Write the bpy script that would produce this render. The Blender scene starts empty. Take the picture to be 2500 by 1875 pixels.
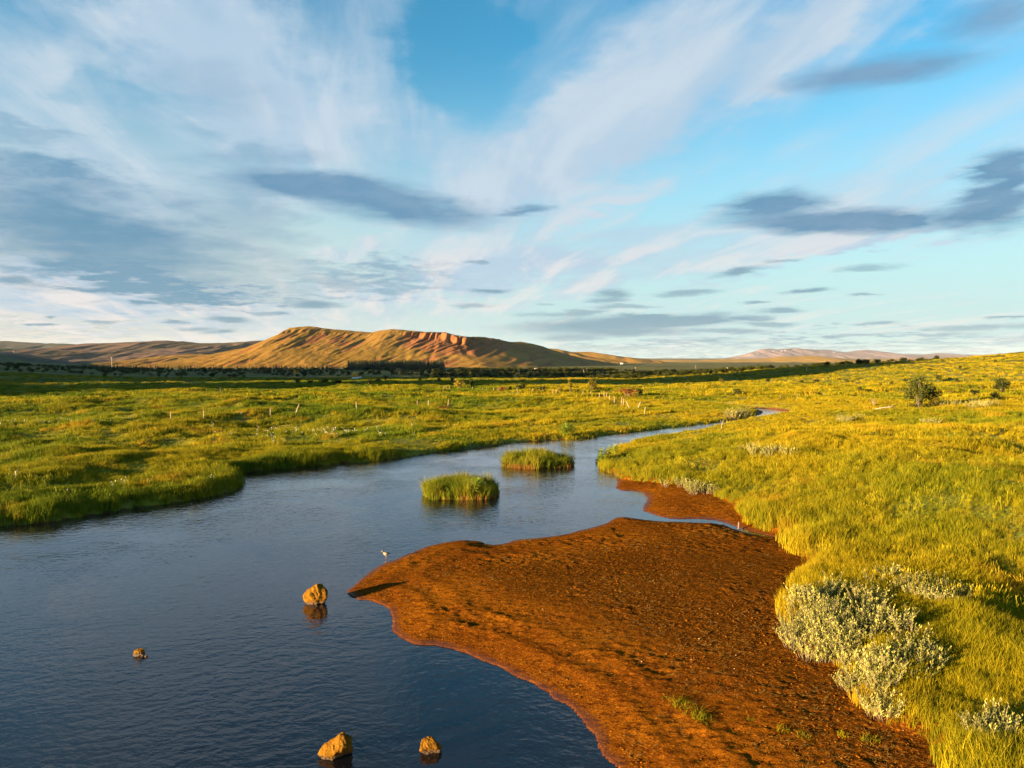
import bpy, math, random
import numpy as np
from mathutils import Vector, Matrix, Euler

random.seed(11)
RNG = np.random.default_rng(7)
R = math.radians
scene = bpy.context.scene
COL = scene.collection

# ------------------------------------------------------------------ camera
CAM_H = 7.0
PITCH = R(2.25)
FPX = 1667.0                       # focal length in pixels of a 2500 px wide frame
cam_d = bpy.data.cameras.new('camera')
cam = bpy.data.objects.new('camera', cam_d)
COL.objects.link(cam)
cam.location = (0, 0, CAM_H)
cam.rotation_euler = (math.pi / 2 - PITCH, 0, 0)
cam_d.sensor_width = 36.0
cam_d.lens = 36.0 * FPX / 2500.0
cam_d.clip_start = 0.1
cam_d.clip_end = 60000.0
scene.camera = cam

# ------------------------------------------------------------------ light
SUN_EL = 8.0
SUN_HEAD = 60.0                    # direction the light travels, degrees right of forward (+y)
EXPOSURE = 2.75
EM = 2.0 ** EXPOSURE
scene.view_settings.view_transform = 'Standard'
scene.view_settings.look = 'None'
scene.view_settings.gamma = 1.0
scene.view_settings.use_curve_mapping = False
scene.cycles.max_bounces = 6
scene.cycles.diffuse_bounces = 2
scene.cycles.glossy_bounces = 2
scene.cycles.transmission_bounces = 2
scene.cycles.transparent_max_bounces = 8
scene.view_settings.exposure = EXPOSURE
LDIR = Vector((math.sin(R(SUN_HEAD)) * math.cos(R(SUN_EL)), math.cos(R(SUN_HEAD)) * math.cos(R(SUN_EL)), -math.sin(R(SUN_EL))))
sd = bpy.data.lights.new('sun', 'SUN')
sd.energy = 5.0
sd.angle = R(0.5)
sd.color = (1.0, 0.66, 0.32)
sun = bpy.data.objects.new('sun', sd)
COL.objects.link(sun)
sun.rotation_euler = LDIR.to_track_quat('-Z', 'Y').to_euler()
sun.location = (-300, -200, 200)


class NT:
    """small node-tree helper"""
    def __init__(s, tree):
        s.t = tree
        s.t.nodes.clear()

    def n(s, kind, **kw):
        nd = s.t.nodes.new(kind)
        for k, v in kw.items():
            setattr(nd, k, v)
        return nd

    def put(s, sock, v):
        if isinstance(v, bpy.types.NodeSocket):
            s.t.links.new(v, sock)
        elif isinstance(v, bpy.types.Node):
            s.t.links.new(v.outputs[0], sock)
        elif v is not None:
            sock.default_value = v

    def math(s, op, a, b=None, c=None, clamp=False):
        nd = s.n('ShaderNodeMath', operation=op)
        nd.use_clamp = clamp
        for i, v in enumerate((a, b, c)):
            if v is not None:
                s.put(nd.inputs[i], v)
        return nd.outputs[0]

    def vmath(s, op, a, b=None):
        nd = s.n('ShaderNodeVectorMath', operation=op)
        s.put(nd.inputs[0], a)
        if b is not None:
            s.put(nd.inputs[1], b)
        return nd.outputs['Value'] if op in ('LENGTH', 'DOT_PRODUCT') else nd.outputs[0]

    def noise(s, vec, scale, detail=4.0, rough=0.5, dist=0.0):
        nd = s.n('ShaderNodeTexNoise')
        if vec is not None:
            s.put(nd.inputs['Vector'], vec)
        s.put(nd.inputs['Scale'], scale)
        s.put(nd.inputs['Detail'], detail)
        s.put(nd.inputs['Roughness'], rough)
        s.put(nd.inputs['Distortion'], dist)
        return nd

    def rng(s, v, a, b, c=0.0, d=1.0, smooth=True):
        nd = s.n('ShaderNodeMapRange')
        nd.interpolation_type = 'SMOOTHSTEP' if smooth else 'LINEAR'
        nd.clamp = not smooth
        s.put(nd.inputs['Value'], v)
        for k, q in (('From Min', a), ('From Max', b), ('To Min', c), ('To Max', d)):
            s.put(nd.inputs[k], q)
        return nd.outputs[0]

    def mix(s, f, a, b, mode='MIX'):
        nd = s.n('ShaderNodeMix', data_type='RGBA', blend_type=mode)
        s.put(nd.inputs[0], f)
        for sock, v in ((nd.inputs[6], a), (nd.inputs[7], b)):
            if isinstance(v, (tuple, list)) and len(v) == 3:
                v = (*v, 1.0)
            s.put(sock, v)
        return nd.outputs[2]

    def mapping(s, vec, loc=(0, 0, 0), rot=(0, 0, 0), scl=(1, 1, 1), kind='TEXTURE'):
        nd = s.n('ShaderNodeMapping', vector_type=kind)
        s.put(nd.inputs[0], vec)
        nd.inputs[1].default_value = loc
        nd.inputs[2].default_value = rot
        nd.inputs[3].default_value = scl
        return nd.outputs[0]


def pix_dir(px, py):
    dx = (px - 1250.0) / FPX
    v = (937.5 - py) / FPX
    return Vector((dx, math.cos(PITCH) + v * math.sin(PITCH), -math.sin(PITCH) + v * math.cos(PITCH))).normalized()


def azel(px, py):
    d = pix_dir(px, py)
    return math.degrees(math.atan2(d.x, d.y)), math.degrees(math.asin(d.z))


# ------------------------------------------------------------------ sky
def build_world():
    w = bpy.data.worlds.new('World')
    scene.world = w
    w.use_nodes = True
    g = NT(w.node_tree)
    out = g.n('ShaderNodeOutputWorld')
    bg = g.n('ShaderNodeBackground')
    sky = g.n('ShaderNodeTexSky')
    sky.sky_type = 'NISHITA'
    sky.sun_disc = False
    sky.sun_elevation = R(SUN_EL)
    sky.sun_rotation = R(SUN_HEAD + 180.0)
    sky.altitude = 100.0
    sky.air_density = 1.0
    sky.dust_density = 0.4
    sky.ozone_density = 2.0
    STR = 0.05
    tc = g.n('ShaderNodeTexCoord').outputs['Generated']
    nrm = g.vmath('NORMALIZE', tc)
    sep = g.n('ShaderNodeSeparateXYZ')
    g.put(sep.inputs[0], nrm)
    X, Y, Z = sep.outputs
    az = g.math('MULTIPLY', g.math('ARCTAN2', X, Y), 57.29578)
    el = g.math('MULTIPLY', g.math('ARCSINE', Z), 57.29578)
    zz = g.math('ADD', g.math('MAXIMUM', Z, 0.0), 0.09)
    cp = g.n('ShaderNodeCombineXYZ')
    g.put(cp.inputs[0], g.math('DIVIDE', X, zz))
    g.put(cp.inputs[1], g.math('DIVIDE', Y, zz))
    P = cp.outputs[0]                                  # the cloud plane overhead
    ca = g.n('ShaderNodeCombineXYZ')
    g.put(ca.inputs[0], az)
    g.put(ca.inputs[1], el)
    A = ca.outputs[0]
    # ragged edges: shift the angular position by noise on the cloud plane
    wn = g.noise(P, 3.2, 5.0, 0.62, 0.0)
    wv = g.vmath('MULTIPLY', g.vmath('SUBTRACT', wn.outputs['Color'], (0.5, 0.5, 0.5)), (6.5, 3.0, 0.0))
    wn2 = g.noise(g.mapping(A, scl=(5.0, 1.0, 1.0)), 1.0, 6.0, 0.68, 0.0)
    wv2 = g.vmath('MULTIPLY', g.vmath('SUBTRACT', wn2.outputs['Color'], (0.5, 0.5, 0.5)), (6.0, 1.05, 0.0))
    AW = g.vmath('ADD', g.vmath('ADD', A, wv), wv2)    # for the large clouds
    AS = g.vmath('ADD', A, wv2)                        # for the small crisp ones
    ABIG = g.vmath('ADD', A, g.vmath('MULTIPLY', wv, (2.2, 2.4, 0.0)))

    def ell(vec, px, py, rx, ry, rot=0.0):
        a, e = azel(px, py)
        c = math.cos(R(a))
        k = 57.29578 / FPX
        m = g.mapping(vec, (a, e, 0), (0, 0, R(rot)), (rx * k * c * c, ry * k * c * math.cos(R(e)) , 1.0))
        return g.vmath('LENGTH', m)

    def field(vec, items, lo, hi):
        acc = None
        for it in items:
            px, py, rx, ry, rot, wgt = it
            q = vec
            if acc is not None:                        # keeps the node stack short: one cloud after another
                nd = g.n('ShaderNodeVectorMath', operation='MULTIPLY_ADD')
                g.put(nd.inputs[0], acc)
                nd.inputs[1].default_value = (1e-9, 1e-9, 0)
                g.put(nd.inputs[2], vec)
                q = nd.outputs[0]
            v = g.rng(ell(q, px, py, rx, ry, rot), hi, lo, 0.0, wgt)
            acc = v if acc is None else g.math('ADD', acc, v)
        return acc

    # --- clear sky: Nishita, more saturated as in the photograph's grade
    hs = g.n('ShaderNodeHueSaturation')
    g.put(hs.inputs['Color'], g.vmath('MULTIPLY', sky.outputs[0], (STR * 0.66, STR * 0.88, STR * 0.86)))
    hs.inputs['Saturation'].default_value = 1.22
    hs.inputs['Value'].default_value = 1.0
    base = hs.outputs[0]
    s = 1.0 / EM
    # pale air near the horizon
    hz = g.rng(el, 25.0, 1.5, 0.0, 0.92)
    warm = g.rng(az, 8.0, -38.0)
    hcol = g.mix(warm, (0.54 * s, 0.75 * s, 0.79 * s), (0.80 * s, 0.74 * s, 0.67 * s))
    base = g.mix(hz, base, hcol)

    # --- high thin cloud, streaks running away from the viewer
    streak = g.mapping(P, (0, 0, 0), (0, 0, R(12.0)), (0.55, 2.1, 1.0))
    n1 = g.noise(streak, 1.6, 7.0, 0.62, 0.5).outputs[0]
    n2 = g.noise(g.mapping(P, (3, 1, 0), (0, 0, R(-8)), (1.0, 1.7, 1.0)), 0.85, 6.0, 0.58, 0.6).outputs[0]
    nn = g.math('ADD', g.math('MULTIPLY', n1, 0.62), g.math('MULTIPLY', n2, 0.38))
    white = [
        (510, 113, 420, 190, -25, .22), (1130, 350, 150, 190, 60, .20), (700, 310, 260, 120, -20, .12),
        (1476, 294, 420, 130, 38, .22), (1984, 60, 330, 75, 30, .20), (1450, 515, 260, 24, 17, .26),
        (1360, 620, 420, 60, 10, .24), (2070, 595, 300, 26, 8, .22), (876, 599, 90, 28, 28, .26),
        (300, 745, 700, 85, -3, .26), (1050, 700, 500, 70, 5, .18), (120, 200, 300, 120, -15, .12),
        (60, 655, 260, 60, -12, .20), (1800, 130, 560, 150, 22, .17), (1330, 430, 430, 150, 25, .20), (2250, 430, 480, 170, 8, .12),
        (650, 230, 520, 260, -15, .16), (250, 420, 420, 160, -8, .14), (1750, 620, 600, 70, 6, .14),
    ]
    holes = [
        (1120, 150, 130, 150, 15, -.42), (250, 225, 120, 70, -30, -.16), (2240, 125, 150, 70, 20, -.24),
        (1815, 395, 450, 100, 20, -.10), (830, 560, 150, 50, 10, -.22), (2330, 330, 300, 120, 10, -.08),
        (2200, 690, 500, 60, 0, -.14),
    ]
    bias = g.math('ADD', field(ABIG, white, 0.0, 1.25), field(ABIG, holes, 0.0, 1.4))
    thin = g.mix(g.rng(nn, 0.42, 0.80, 0.0, 0.95), base, (0.64 * s, 0.76 * s, 0.87 * s))
    cd = g.math('ADD', nn, bias)
    cirrus = g.rng(cd, 0.38, 0.80, 0.0, 0.95)
    lowlit = g.rng(el, 14.0, 3.0)
    wcol = g.mix(lowlit, (0.60 * s, 0.71 * s, 0.81 * s), (0.84 * s, 0.80 * s, 0.79 * s))
    wcol = g.mix(g.rng(n1, 0.42, 0.62), (0.48 * s, 0.63 * s, 0.78 * s), wcol)
    c = g.mix(cirrus, base, wcol)

    # --- large soft shaded cloud
    soft = [
        (230, 575, 560, 150, -9, 1.0), (85, 405, 230, 34, -8, .5), (30, 315, 170, 22, -6, .35),
        (620, 375, 150, 50, 0, .36), (560, 235, 180, 60, 0, .25), (905, 680, 200, 36, 3, .7),
        (600, 724, 150, 20, 0, .6), (330, 690, 260, 42, -10, .7), (170, 815, 260, 14, 0, .4),
        (2050, 850, 620, 24, 0, .75), (1500, 862, 330, 12, 0, .6), (620, 520, 160, 60, -20, .4),
    ]
    d1 = g.math('MINIMUM', field(ABIG, soft, 0.05, 1.35), 1.0)
    sc = g.mix(g.rng(el, 14.0, 2.0), (0.075 * s, 0.26 * s, 0.45 * s), (0.17 * s, 0.35 * s, 0.48 * s))
    c = g.mix(g.math('MULTIPLY', d1, 0.92), c, sc)

    # --- lens-shaped shaded clouds
    lens = [
        (940, 492, 280, 46, -7, 1.25), (706, 446, 200, 30, 2, .95), (1275, 517, 66, 13, 3, .9),
        (2440, 36, 160, 50, 0, .8), (2131, 181, 250, 38, -2, 1.1), (1877, 497, 140, 28, 0, 1.3),
        (2030, 542, 300, 32, -4, 1.2), (2210, 534, 80, 14, 4, .7), (2462, 412, 95, 48, 0, 1.3),
        (2440, 508, 150, 58, 0, 1.2), (2400, 470, 90, 14, 6, .8), (1660, 280, 10, 10, 0, 0.),
    ]
    d2 = g.math('MINIMUM', field(g.vmath('ADD', AS, g.vmath('MULTIPLY', wv, (.5, .45, 0))), lens, 0.1, 1.38), 1.0)
    lc = g.mix(g.rng(el, 26.0, 8.0), (0.20 * s, 0.36 * s, 0.56 * s), (0.11 * s, 0.28 * s, 0.455 * s))
    lc = g.mix(g.rng(wn.outputs[0], 0.40, 0.66, 0.0, 0.3), lc, (0.30 * s, 0.44 * s, 0.60 * s))
    c = g.mix(g.math('MULTIPLY', d2, 0.92), c, lc)

    small = [
        (757, 743, 72, 10, 0, 1.), (565, 778, 62, 9, -2, 1.), (548, 807, 48, 7, 2, 1.), (469, 800, 42, 6, 0, .8),
        (415, 783, 34, 6, -2, 1.), (45, 685, 62, 11, -3, 1.), (85, 793, 34, 5, 0, 1.), (119, 775, 17, 4, 0, 1.),
        (243, 787, 46, 4, 0, .8), (667, 764, 34, 6, 0, .7), (1155, 640, 26, 5, 0, .8), (1186, 710, 44, 6, -2, 1.),
        (1147, 747, 52, 6, -2, .7), (1801, 664, 58, 11, 9, 1.), (1914, 638, 40, 5, 5, .6), (2120, 654, 84, 9, 0, .65),
        (1498, 716, 48, 10, 2, .9), (1484, 733, 54, 8, 0, .8), (1521, 747, 78, 5, 0, .7), (1674, 716, 68, 9, 2, .8),
        (1970, 711, 68, 6, 2, 1.), (1843, 738, 32, 5, 0, .9), (1902, 758, 62, 8, 0, .9), (2114, 719, 42, 4, 0, .8),
        (1566, 770, 46, 8, 0, .8), (1843, 777, 44, 7, 0, .8), (1504, 791, 270, 22, 2, 1.), (1690, 783, 110, 14, 3, .8),
        (1420, 763, 74, 9, 4, .8), (1391, 825, 84, 9, 0, .8), (1871, 791, 78, 6, 0, .8), (1566, 813, 140, 9, 0, .7),
        (1787, 809, 100, 6, 0, .8), (2148, 788, 64, 4, 0, .8), (2380, 799, 160, 9, 0, .7), (2086, 818, 110, 4, 2, .7),
        (2465, 774, 54, 4, 0, .9), (1310, 770, 60, 6, 0, .5), (1330, 742, 30, 4, 0, .5), (1480, 850, 120, 6, 0, .6),
        (1700, 832, 120, 6, 0, .6), (2300, 815, 80, 4, 0, .6),
    ]
    d3 = g.math('MINIMUM', field(AS, small, 0.35, 1.4), 1.0)
    c = g.mix(g.math('MULTIPLY', d3, 0.88), c, (0.20 * s, 0.36 * s, 0.47 * s))
    # below the horizon
    c = g.mix(g.rng(el, -0.5, -3.0), c, (0.05, 0.055, 0.04))
    g.put(bg.inputs[0], c)
    # directions far from the placed clouds carry only the thin high cloud
    bg2 = g.n('ShaderNodeBackground')
    g.put(bg2.inputs[0], g.mix(g.rng(el, -0.5, -3.0), thin, (0.05, 0.055, 0.04)))
    near = g.math('MULTIPLY', g.math('LESS_THAN', g.math('ABSOLUTE', az), 60.0), g.math('LESS_THAN', g.math('ABSOLUTE', g.math('SUBTRACT', el, 19.0)), 22.0))
    ms = g.n('ShaderNodeMixShader')
    g.put(ms.inputs[0], near)
    g.put(ms.inputs[1], bg2)
    g.put(ms.inputs[2], bg)
    g.put(out.inputs[0], ms)
    w.cycles.sampling_method = 'MANUAL'
    w.cycles.sample_map_resolution = 512


build_world()

# ------------------------------------------------------------------ numeric helpers
def hash2(ix, iy, seed):
    h = (ix.astype(np.int64) * 374761393 + iy.astype(np.int64) * 668265263 + seed * 974711) & 0xFFFFFFFF
    h = ((h ^ (h >> 13)) * 1274126177) & 0xFFFFFFFF
    h = (h ^ (h >> 16)) & 0xFFFFFFFF
    return h.astype(np.float64) / 4294967295.0


def vnoise(x, y, seed=0):
    x = np.asarray(x, float); y = np.asarray(y, float)
    ix = np.floor(x); iy = np.floor(y)
    fx = x - ix; fy = y - iy
    fx = fx * fx * fx * (fx * (fx * 6 - 15) + 10)
    fy = fy * fy * fy * (fy * (fy * 6 - 15) + 10)
    a = hash2(ix, iy, seed); b = hash2(ix + 1, iy, seed)
    c = hash2(ix, iy + 1, seed); d = hash2(ix + 1, iy + 1, seed)
    return (a + (b - a) * fx) * (1 - fy) + (c + (d - c) * fx) * fy - 0.5


def fbm(x, y, oct=4, seed=0, gain=0.5, lac=2.03):
    s = 0.0; a = 1.0
    for i in range(oct):
        s = s + a * vnoise(x, y, seed + i * 17)
        x = x * lac + 3.7; y = y * lac - 1.9
        a *= gain
    return s


def sstep(a, b, v):
    t = np.clip((v - a) / (b - a), 0, 1)
    return t * t * (3 - 2 * t)


def G(px, py, z=0.0):
    d = pix_dir(px, py)
    t = (z - CAM_H) / d.z
    return (d.x * t, d.y * t)


LEFT = [(-260, 1322), (-120, 1302), (0, 1284), (60, 1281), (115, 1277), (190, 1263), (269, 1250), (346, 1236), (400, 1231), (461, 1223), (538, 1207), (584, 1196),
        (592, 1177), (576, 1165), (565, 1157), (600, 1153), (653, 1148), (769, 1138), (850, 1129), (900, 1127), (950, 1122), (1031, 1111),
        (1113, 1099), (1194, 1089), (1275, 1079), (1357, 1073), (1414, 1072), (1479, 1062), (1560, 1053), (1640, 1044), (1700, 1037), (1787, 1026), (1834, 1017),
        (1846, 1010), (1841, 1001), (1800, 994), (1754, 989), (1700, 984.5), (1642, 981), (1560, 979)]
RIGHT = [(1560, 976.5), (1642, 977.5), (1700, 980), (1772, 985), (1845, 995), (1917, 1000), (1946, 1007), (1917, 1014), (1863, 1021), (1790, 1032), (1736, 1046),
         (1700, 1053), (1641, 1060), (1600, 1069), (1560, 1080), (1499, 1096), (1467, 1117), (1456, 1131), (1467, 1148), (1503, 1158), (1507, 1172)]
MUDEDGE = [(1503, 1190), (1515, 1198), (1545, 1198), (1572, 1203), (1580, 1215), (1580, 1229), (1566, 1246), (1585, 1252), (1601, 1259), (1641, 1268), (1723, 1266), (1747, 1269),
           (1784, 1279), (1808, 1289), (1850, 1302), (1900, 1313), (1850, 1308), (1804, 1297), (1755, 1278), (1682, 1276), (1601, 1273), (1552, 1267), (1519, 1262), (1491, 1267),
           (1479, 1280), (1438, 1292), (1377, 1306), (1300, 1316), (1255, 1320), (1235, 1329), (1194, 1331), (1178, 1322), (1125, 1318), (1052, 1331), (1019, 1345), (966, 1366),
           (919, 1385), (890, 1407), (856, 1435), (846, 1445), (865, 1465), (897, 1467), (928, 1477), (949, 1486), (954, 1505), (952, 1527), (966, 1552), (992, 1568),
           (1023, 1576), (1061, 1575), (1093, 1579), (1125, 1589), (1156, 1601), (1204, 1622), (1248, 1645), (1300, 1673), (1365, 1707), (1415, 1746), (1442, 1780), (1454, 1807),
           (1457, 1834), (1480, 1853), (1500, 1869), (1540, 1920), (1580, 2020)]
GRASSEDGE = [(1580, 1184), (1641, 1192), (1711, 1198), (1723, 1209), (1764, 1233), (1796, 1249), (1808, 1272), (1830, 1290), (1903, 1307), (2000, 1315), (1905, 1325), (1910, 1355),
             (1984, 1388), (1976, 1394), (1938, 1431), (1926, 1446), (1936, 1465), (1919, 1484), (1903, 1515), (1922, 1542), (1942, 1573), (1972, 1603), (2019, 1634), (2057, 1665),
             (2084, 1682), (2097, 1707), (2078, 1749), (2135, 1774), (2150, 1818), (2198, 1825), (2277, 1856), (2290, 1880), (2330, 1950), (2380, 2080)]


def polyG(lst):
    return [G(*p) for p in lst]


endW = [(3.2, 6.0), (2.0, -30), (-70, -30), (-70, 20)]
endN = [(7.0, 6.0), (7.0, -30), (-70, -30), (-70, 20)]
POLY_W = np.array(polyG(LEFT + RIGHT + MUDEDGE) + endW)
POLY_N = np.array(polyG(LEFT + RIGHT + GRASSEDGE) + endN)


def smooth_poly(p, it=1):
    for _ in range(it):
        q = np.empty((len(p) * 2, 2))
        nx = np.roll(p, -1, axis=0)
        q[0::2] = p * 0.75 + nx * 0.25
        q[1::2] = p * 0.25 + nx * 0.75
        p = q
    return p


POLY_W = smooth_poly(POLY_W)
POLY_N = smooth_poly(POLY_N)


def sdf(poly, x, y):
    """signed distance, positive outside"""
    x = np.asarray(x, float).ravel(); y = np.asarray(y, float).ravel()
    res = np.full(x.shape, 1e9)
    near = (y < 190) & (y > -60) & (np.abs(x) < 190)
    xs = x[near]; ys = y[near]
    best = np.full(xs.shape, 1e18)
    inside = np.zeros(xs.shape, bool)
    n = len(poly)
    for i in range(n):
        ax, ay = poly[i]; bx, by = poly[(i + 1) % n]
        dx, dy = bx - ax, by - ay
        L2 = dx * dx + dy * dy + 1e-12
        t = np.clip(((xs - ax) * dx + (ys - ay) * dy) / L2, 0, 1)
        ex = xs - ax - t * dx; ey = ys - ay - t * dy
        best = np.minimum(best, ex * ex + ey * ey)
        if ay != by:
            c = ((ay > ys) != (by > ys)) & (xs < (bx - ax) * (ys - ay) / (by - ay) + ax)
            inside ^= c
    d = np.sqrt(best)
    d[inside] *= -1
    res[near] = d
    return res


def far_terrain(x, y):
    """the lie of the land without the river banks"""
    d = np.hypot(x, y)
    e = np.maximum(d - 120.0, 0)
    z = -20.0 * (1 - np.exp(-e / 700.0)) - 0.0012 * np.maximum(d - 1000, 0)
    z = np.maximum(z, -27.0)
    z = z * (1 - 0.95 * sstep(60, 190, x) * (1 - sstep(330, 640, y - 0.25 * x)))
    # meadow rising to the right
    rise = 13.0 * sstep(105, 385, x - 0.05 * y) * sstep(40, 320, y) + 0.03 * np.maximum(x - 280, 0) * sstep(100, 400, y)
    z = z + rise * (1 - sstep(300, 560, y - 0.25 * x)) + 1.2 * sstep(15, 80, x) * sstep(20, 90, y) * (1 - sstep(110, 240, y))
    # the ridge to the left whose shadow crosses the plain
    t = x * 0.866 + y * 0.5
    s = -x * 0.5 + y * 0.866
    wob = 34 * fbm(x / 260, y / 260, 3, 5)
    prof = np.exp(-((t + 560) / 210.0) ** 2) + 0.05 * np.exp(-((t + 150) / 130.0) ** 2) * sstep(300, 440, s)
    along = sstep(120, 235, s + 0.4 * wob) * (1 - 0.55 * sstep(1100, 1700, s))
    along = along * (1 - 0.55 * np.exp(-((s - 345) / 38.0) ** 2) - 0.5 * np.exp(-((s - 560) / 40.0) ** 2) - 0.5 * np.exp(-((s - 860) / 26.0) ** 2))  # notches added in the out-of-view crest to let sunlit strips onto the plain
    z = z + (165 + wob) * prof * along
    return z


def terrain(x, y, parts=False):
    x = np.asarray(x, float); y = np.asarray(y, float)
    shp = x.shape
    x = x.ravel(); y = y.ravel()
    dW = sdf(POLY_W, x, y)
    dN = sdf(POLY_N, x, y)
    wig = 0.12 * fbm(x * 1.4, y * 1.4, 3, 31)
    dW2 = dW + wig; dN2 = dN + wig
    z = far_terrain(x, y)
    # undulation of the meadow
    d = np.hypot(x, y)
    farb = sstep(42, 70, y)
    ramp = sstep(0.5, 9.0, dN) * (1 - farb) + sstep(2.0, 34.0, dN) * farb
    und = 1.35 * fbm(x / 20.0, y / 13.0, 3, 3) + 0.5 * fbm(x / 5.0, y / 4.0, 2, 8) + 0.22 * np.abs(fbm(x / 1.7, y / 1.5, 2, 12))
    z = z + ramp * und * (1 - 0.5 * sstep(300, 900, d))
    # bank
    bar = 0.28 * (1 - np.exp(-np.maximum(dW2, 0) / 2.2)) * (1 - 0.6 * farb)
    lift = (0.26 * sstep(-0.05, 0.55, dN2) + 0.10 * sstep(0.5, 5, dN2)) * (1 - 0.5 * farb)
    land = np.where(dW < 1e8, bar, 0.11) + np.where(dN < 1e8, lift, 0.18)
    bed = -0.06 - 0.16 * np.minimum(-np.minimum(dW2, 0), 6.0)
    z = z + np.where(dW2 > 0, land, bed)
    if parts:
        return z.reshape(shp), dW.reshape(shp), dN.reshape(shp)
    return z.reshape(shp)


def hit(px, py):
    """where the sight line through a point of the photograph meets the land"""
    d = pix_dir(px, py)
    ts = np.geomspace(8, 6000, 700)
    xs, ys, zs = d.x * ts, d.y * ts, CAM_H + d.z * ts
    below = np.nonzero(zs < height(xs, ys))[0]
    if len(below) == 0:
        return None
    i = below[0]
    lo, hi = ts[max(i - 1, 0)], ts[i]
    for _ in range(14):
        m = 0.5 * (lo + hi)
        if CAM_H + d.z * m < height(np.array([d.x * m]), np.array([d.y * m]))[0]:
            hi = m
        else:
            lo = m
    return Vector((d.x * hi, d.y * hi, float(height(np.array([d.x * hi]), np.array([d.y * hi]))[0]))), hi


ANG = np.concatenate([np.linspace(-160, -86, 36, endpoint=False), np.linspace(-86, -44, 40, endpoint=False), np.linspace(-44, 44, 500, endpoint=False), np.linspace(44, 80, 30)])
RAD = np.concatenate([np.geomspace(5.5, 160, 420, endpoint=False), np.geomspace(160, 5000, 260), np.geomspace(5200, 21000, 12)])
AA, RR = np.meshgrid(np.radians(ANG), RAD)
GX = RR * np.sin(AA); GY = RR * np.cos(AA)
GZ, GW, GN = terrain(GX, GY, True)


def height(x, y):
    """quick look-up of the land's height from the grid"""
    a = np.interp(np.degrees(np.arctan2(x, y)), ANG, np.arange(len(ANG)))
    r = np.interp(np.hypot(x, y), RAD, np.arange(len(RAD)))
    i = np.clip(r.astype(int), 0, len(RAD) - 2); j = np.clip(a.astype(int), 0, len(ANG) - 2)
    u = r - i; v = a - j
    return (GZ[i, j] * (1 - v) + GZ[i, j + 1] * v) * (1 - u) + (GZ[i + 1, j] * (1 - v) + GZ[i + 1, j + 1] * v) * u


# ------------------------------------------------------------------ object helpers
def link(o, parent=None):
    COL.objects.link(o)
    if parent is not None:
        o.parent = parent
    return o


def mesh_np(name, verts, faces, mat=None, smooth=False):
    me = bpy.data.meshes.new(name)
    verts = np.asarray(verts, np.float32)
    me.vertices.add(len(verts))
    me.vertices.foreach_set('co', verts.ravel())
    if isinstance(faces, np.ndarray):
        k = faces.shape[1]
        me.loops.add(faces.size)
        me.loops.foreach_set('vertex_index', faces.ravel().astype(np.int32))
        me.polygons.add(len(faces))
        me.polygons.foreach_set('loop_start', np.arange(0, faces.size, k, dtype=np.int32))
    else:
        flat = [i for f in faces for i in f]
        st = np.cumsum([0] + [len(f) for f in faces[:-1]])
        me.loops.add(len(flat))
        me.loops.foreach_set('vertex_index', np.array(flat, np.int32))
        me.polygons.add(len(faces))
        me.polygons.foreach_set('loop_start', st.astype(np.int32))
    if smooth:
        me.polygons.foreach_set('use_smooth', np.ones(len(me.polygons), bool))
    me.update(calc_edges=True)
    me.validate()
    if mat:
        me.materials.append(mat)
    return me


def obj(name, me, parent=None, label=None, cat=None, group=None, kind=None):
    o = bpy.data.objects.new(name, me)
    link(o, parent)
    for k, v in (('label', label), ('category', cat), ('group', group), ('kind', kind)):
        if v:
            o[k] = v
    return o


def empty(name, loc, label, cat, group=None, rz=0.0, s=1.0):
    o = bpy.data.objects.new(name, None)
    o.empty_display_size = 0.2
    link(o)
    o.location = loc
    o.rotation_euler = (0, 0, rz)
    o.scale = (s, s, s)
    o['label'] = label
    o['category'] = cat
    if group:
        o['group'] = group
    return o


def attr(me, name, vals, kind='FLOAT'):
    a = me.attributes.new(name, kind, 'POINT')
    a.data.foreach_set('value', np.asarray(vals, np.float32 if kind == 'FLOAT' else np.int32).ravel())


def mat(name):
    m = bpy.data.materials.new(name)
    m.use_nodes = True
    g = NT(m.node_tree)
    out = g.n('ShaderNodeOutputMaterial')
    return m, g, out


def pbsdf(g, col, rough=0.8, spec=0.2, normal=None):
    b = g.n('ShaderNodeBsdfPrincipled')
    if isinstance(col, tuple) and len(col) == 3:
        col = (*col, 1)
    g.put(b.inputs['Base Color'], col)
    g.put(b.inputs['Roughness'], rough)
    g.put(b.inputs['Specular IOR Level'], spec)
    if normal is not None:
        g.put(b.inputs['Normal'], normal)
    return b


def bump(g, h, strength=0.5, dist=0.02):
    b = g.n('ShaderNodeBump')
    g.put(b.inputs['Height'], h)
    b.inputs['Strength'].default_value = strength
    b.inputs['Distance'].default_value = dist
    return b.outputs[0]


def wpos(g):
    return g.n('ShaderNodeNewGeometry').outputs['Position']


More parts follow.
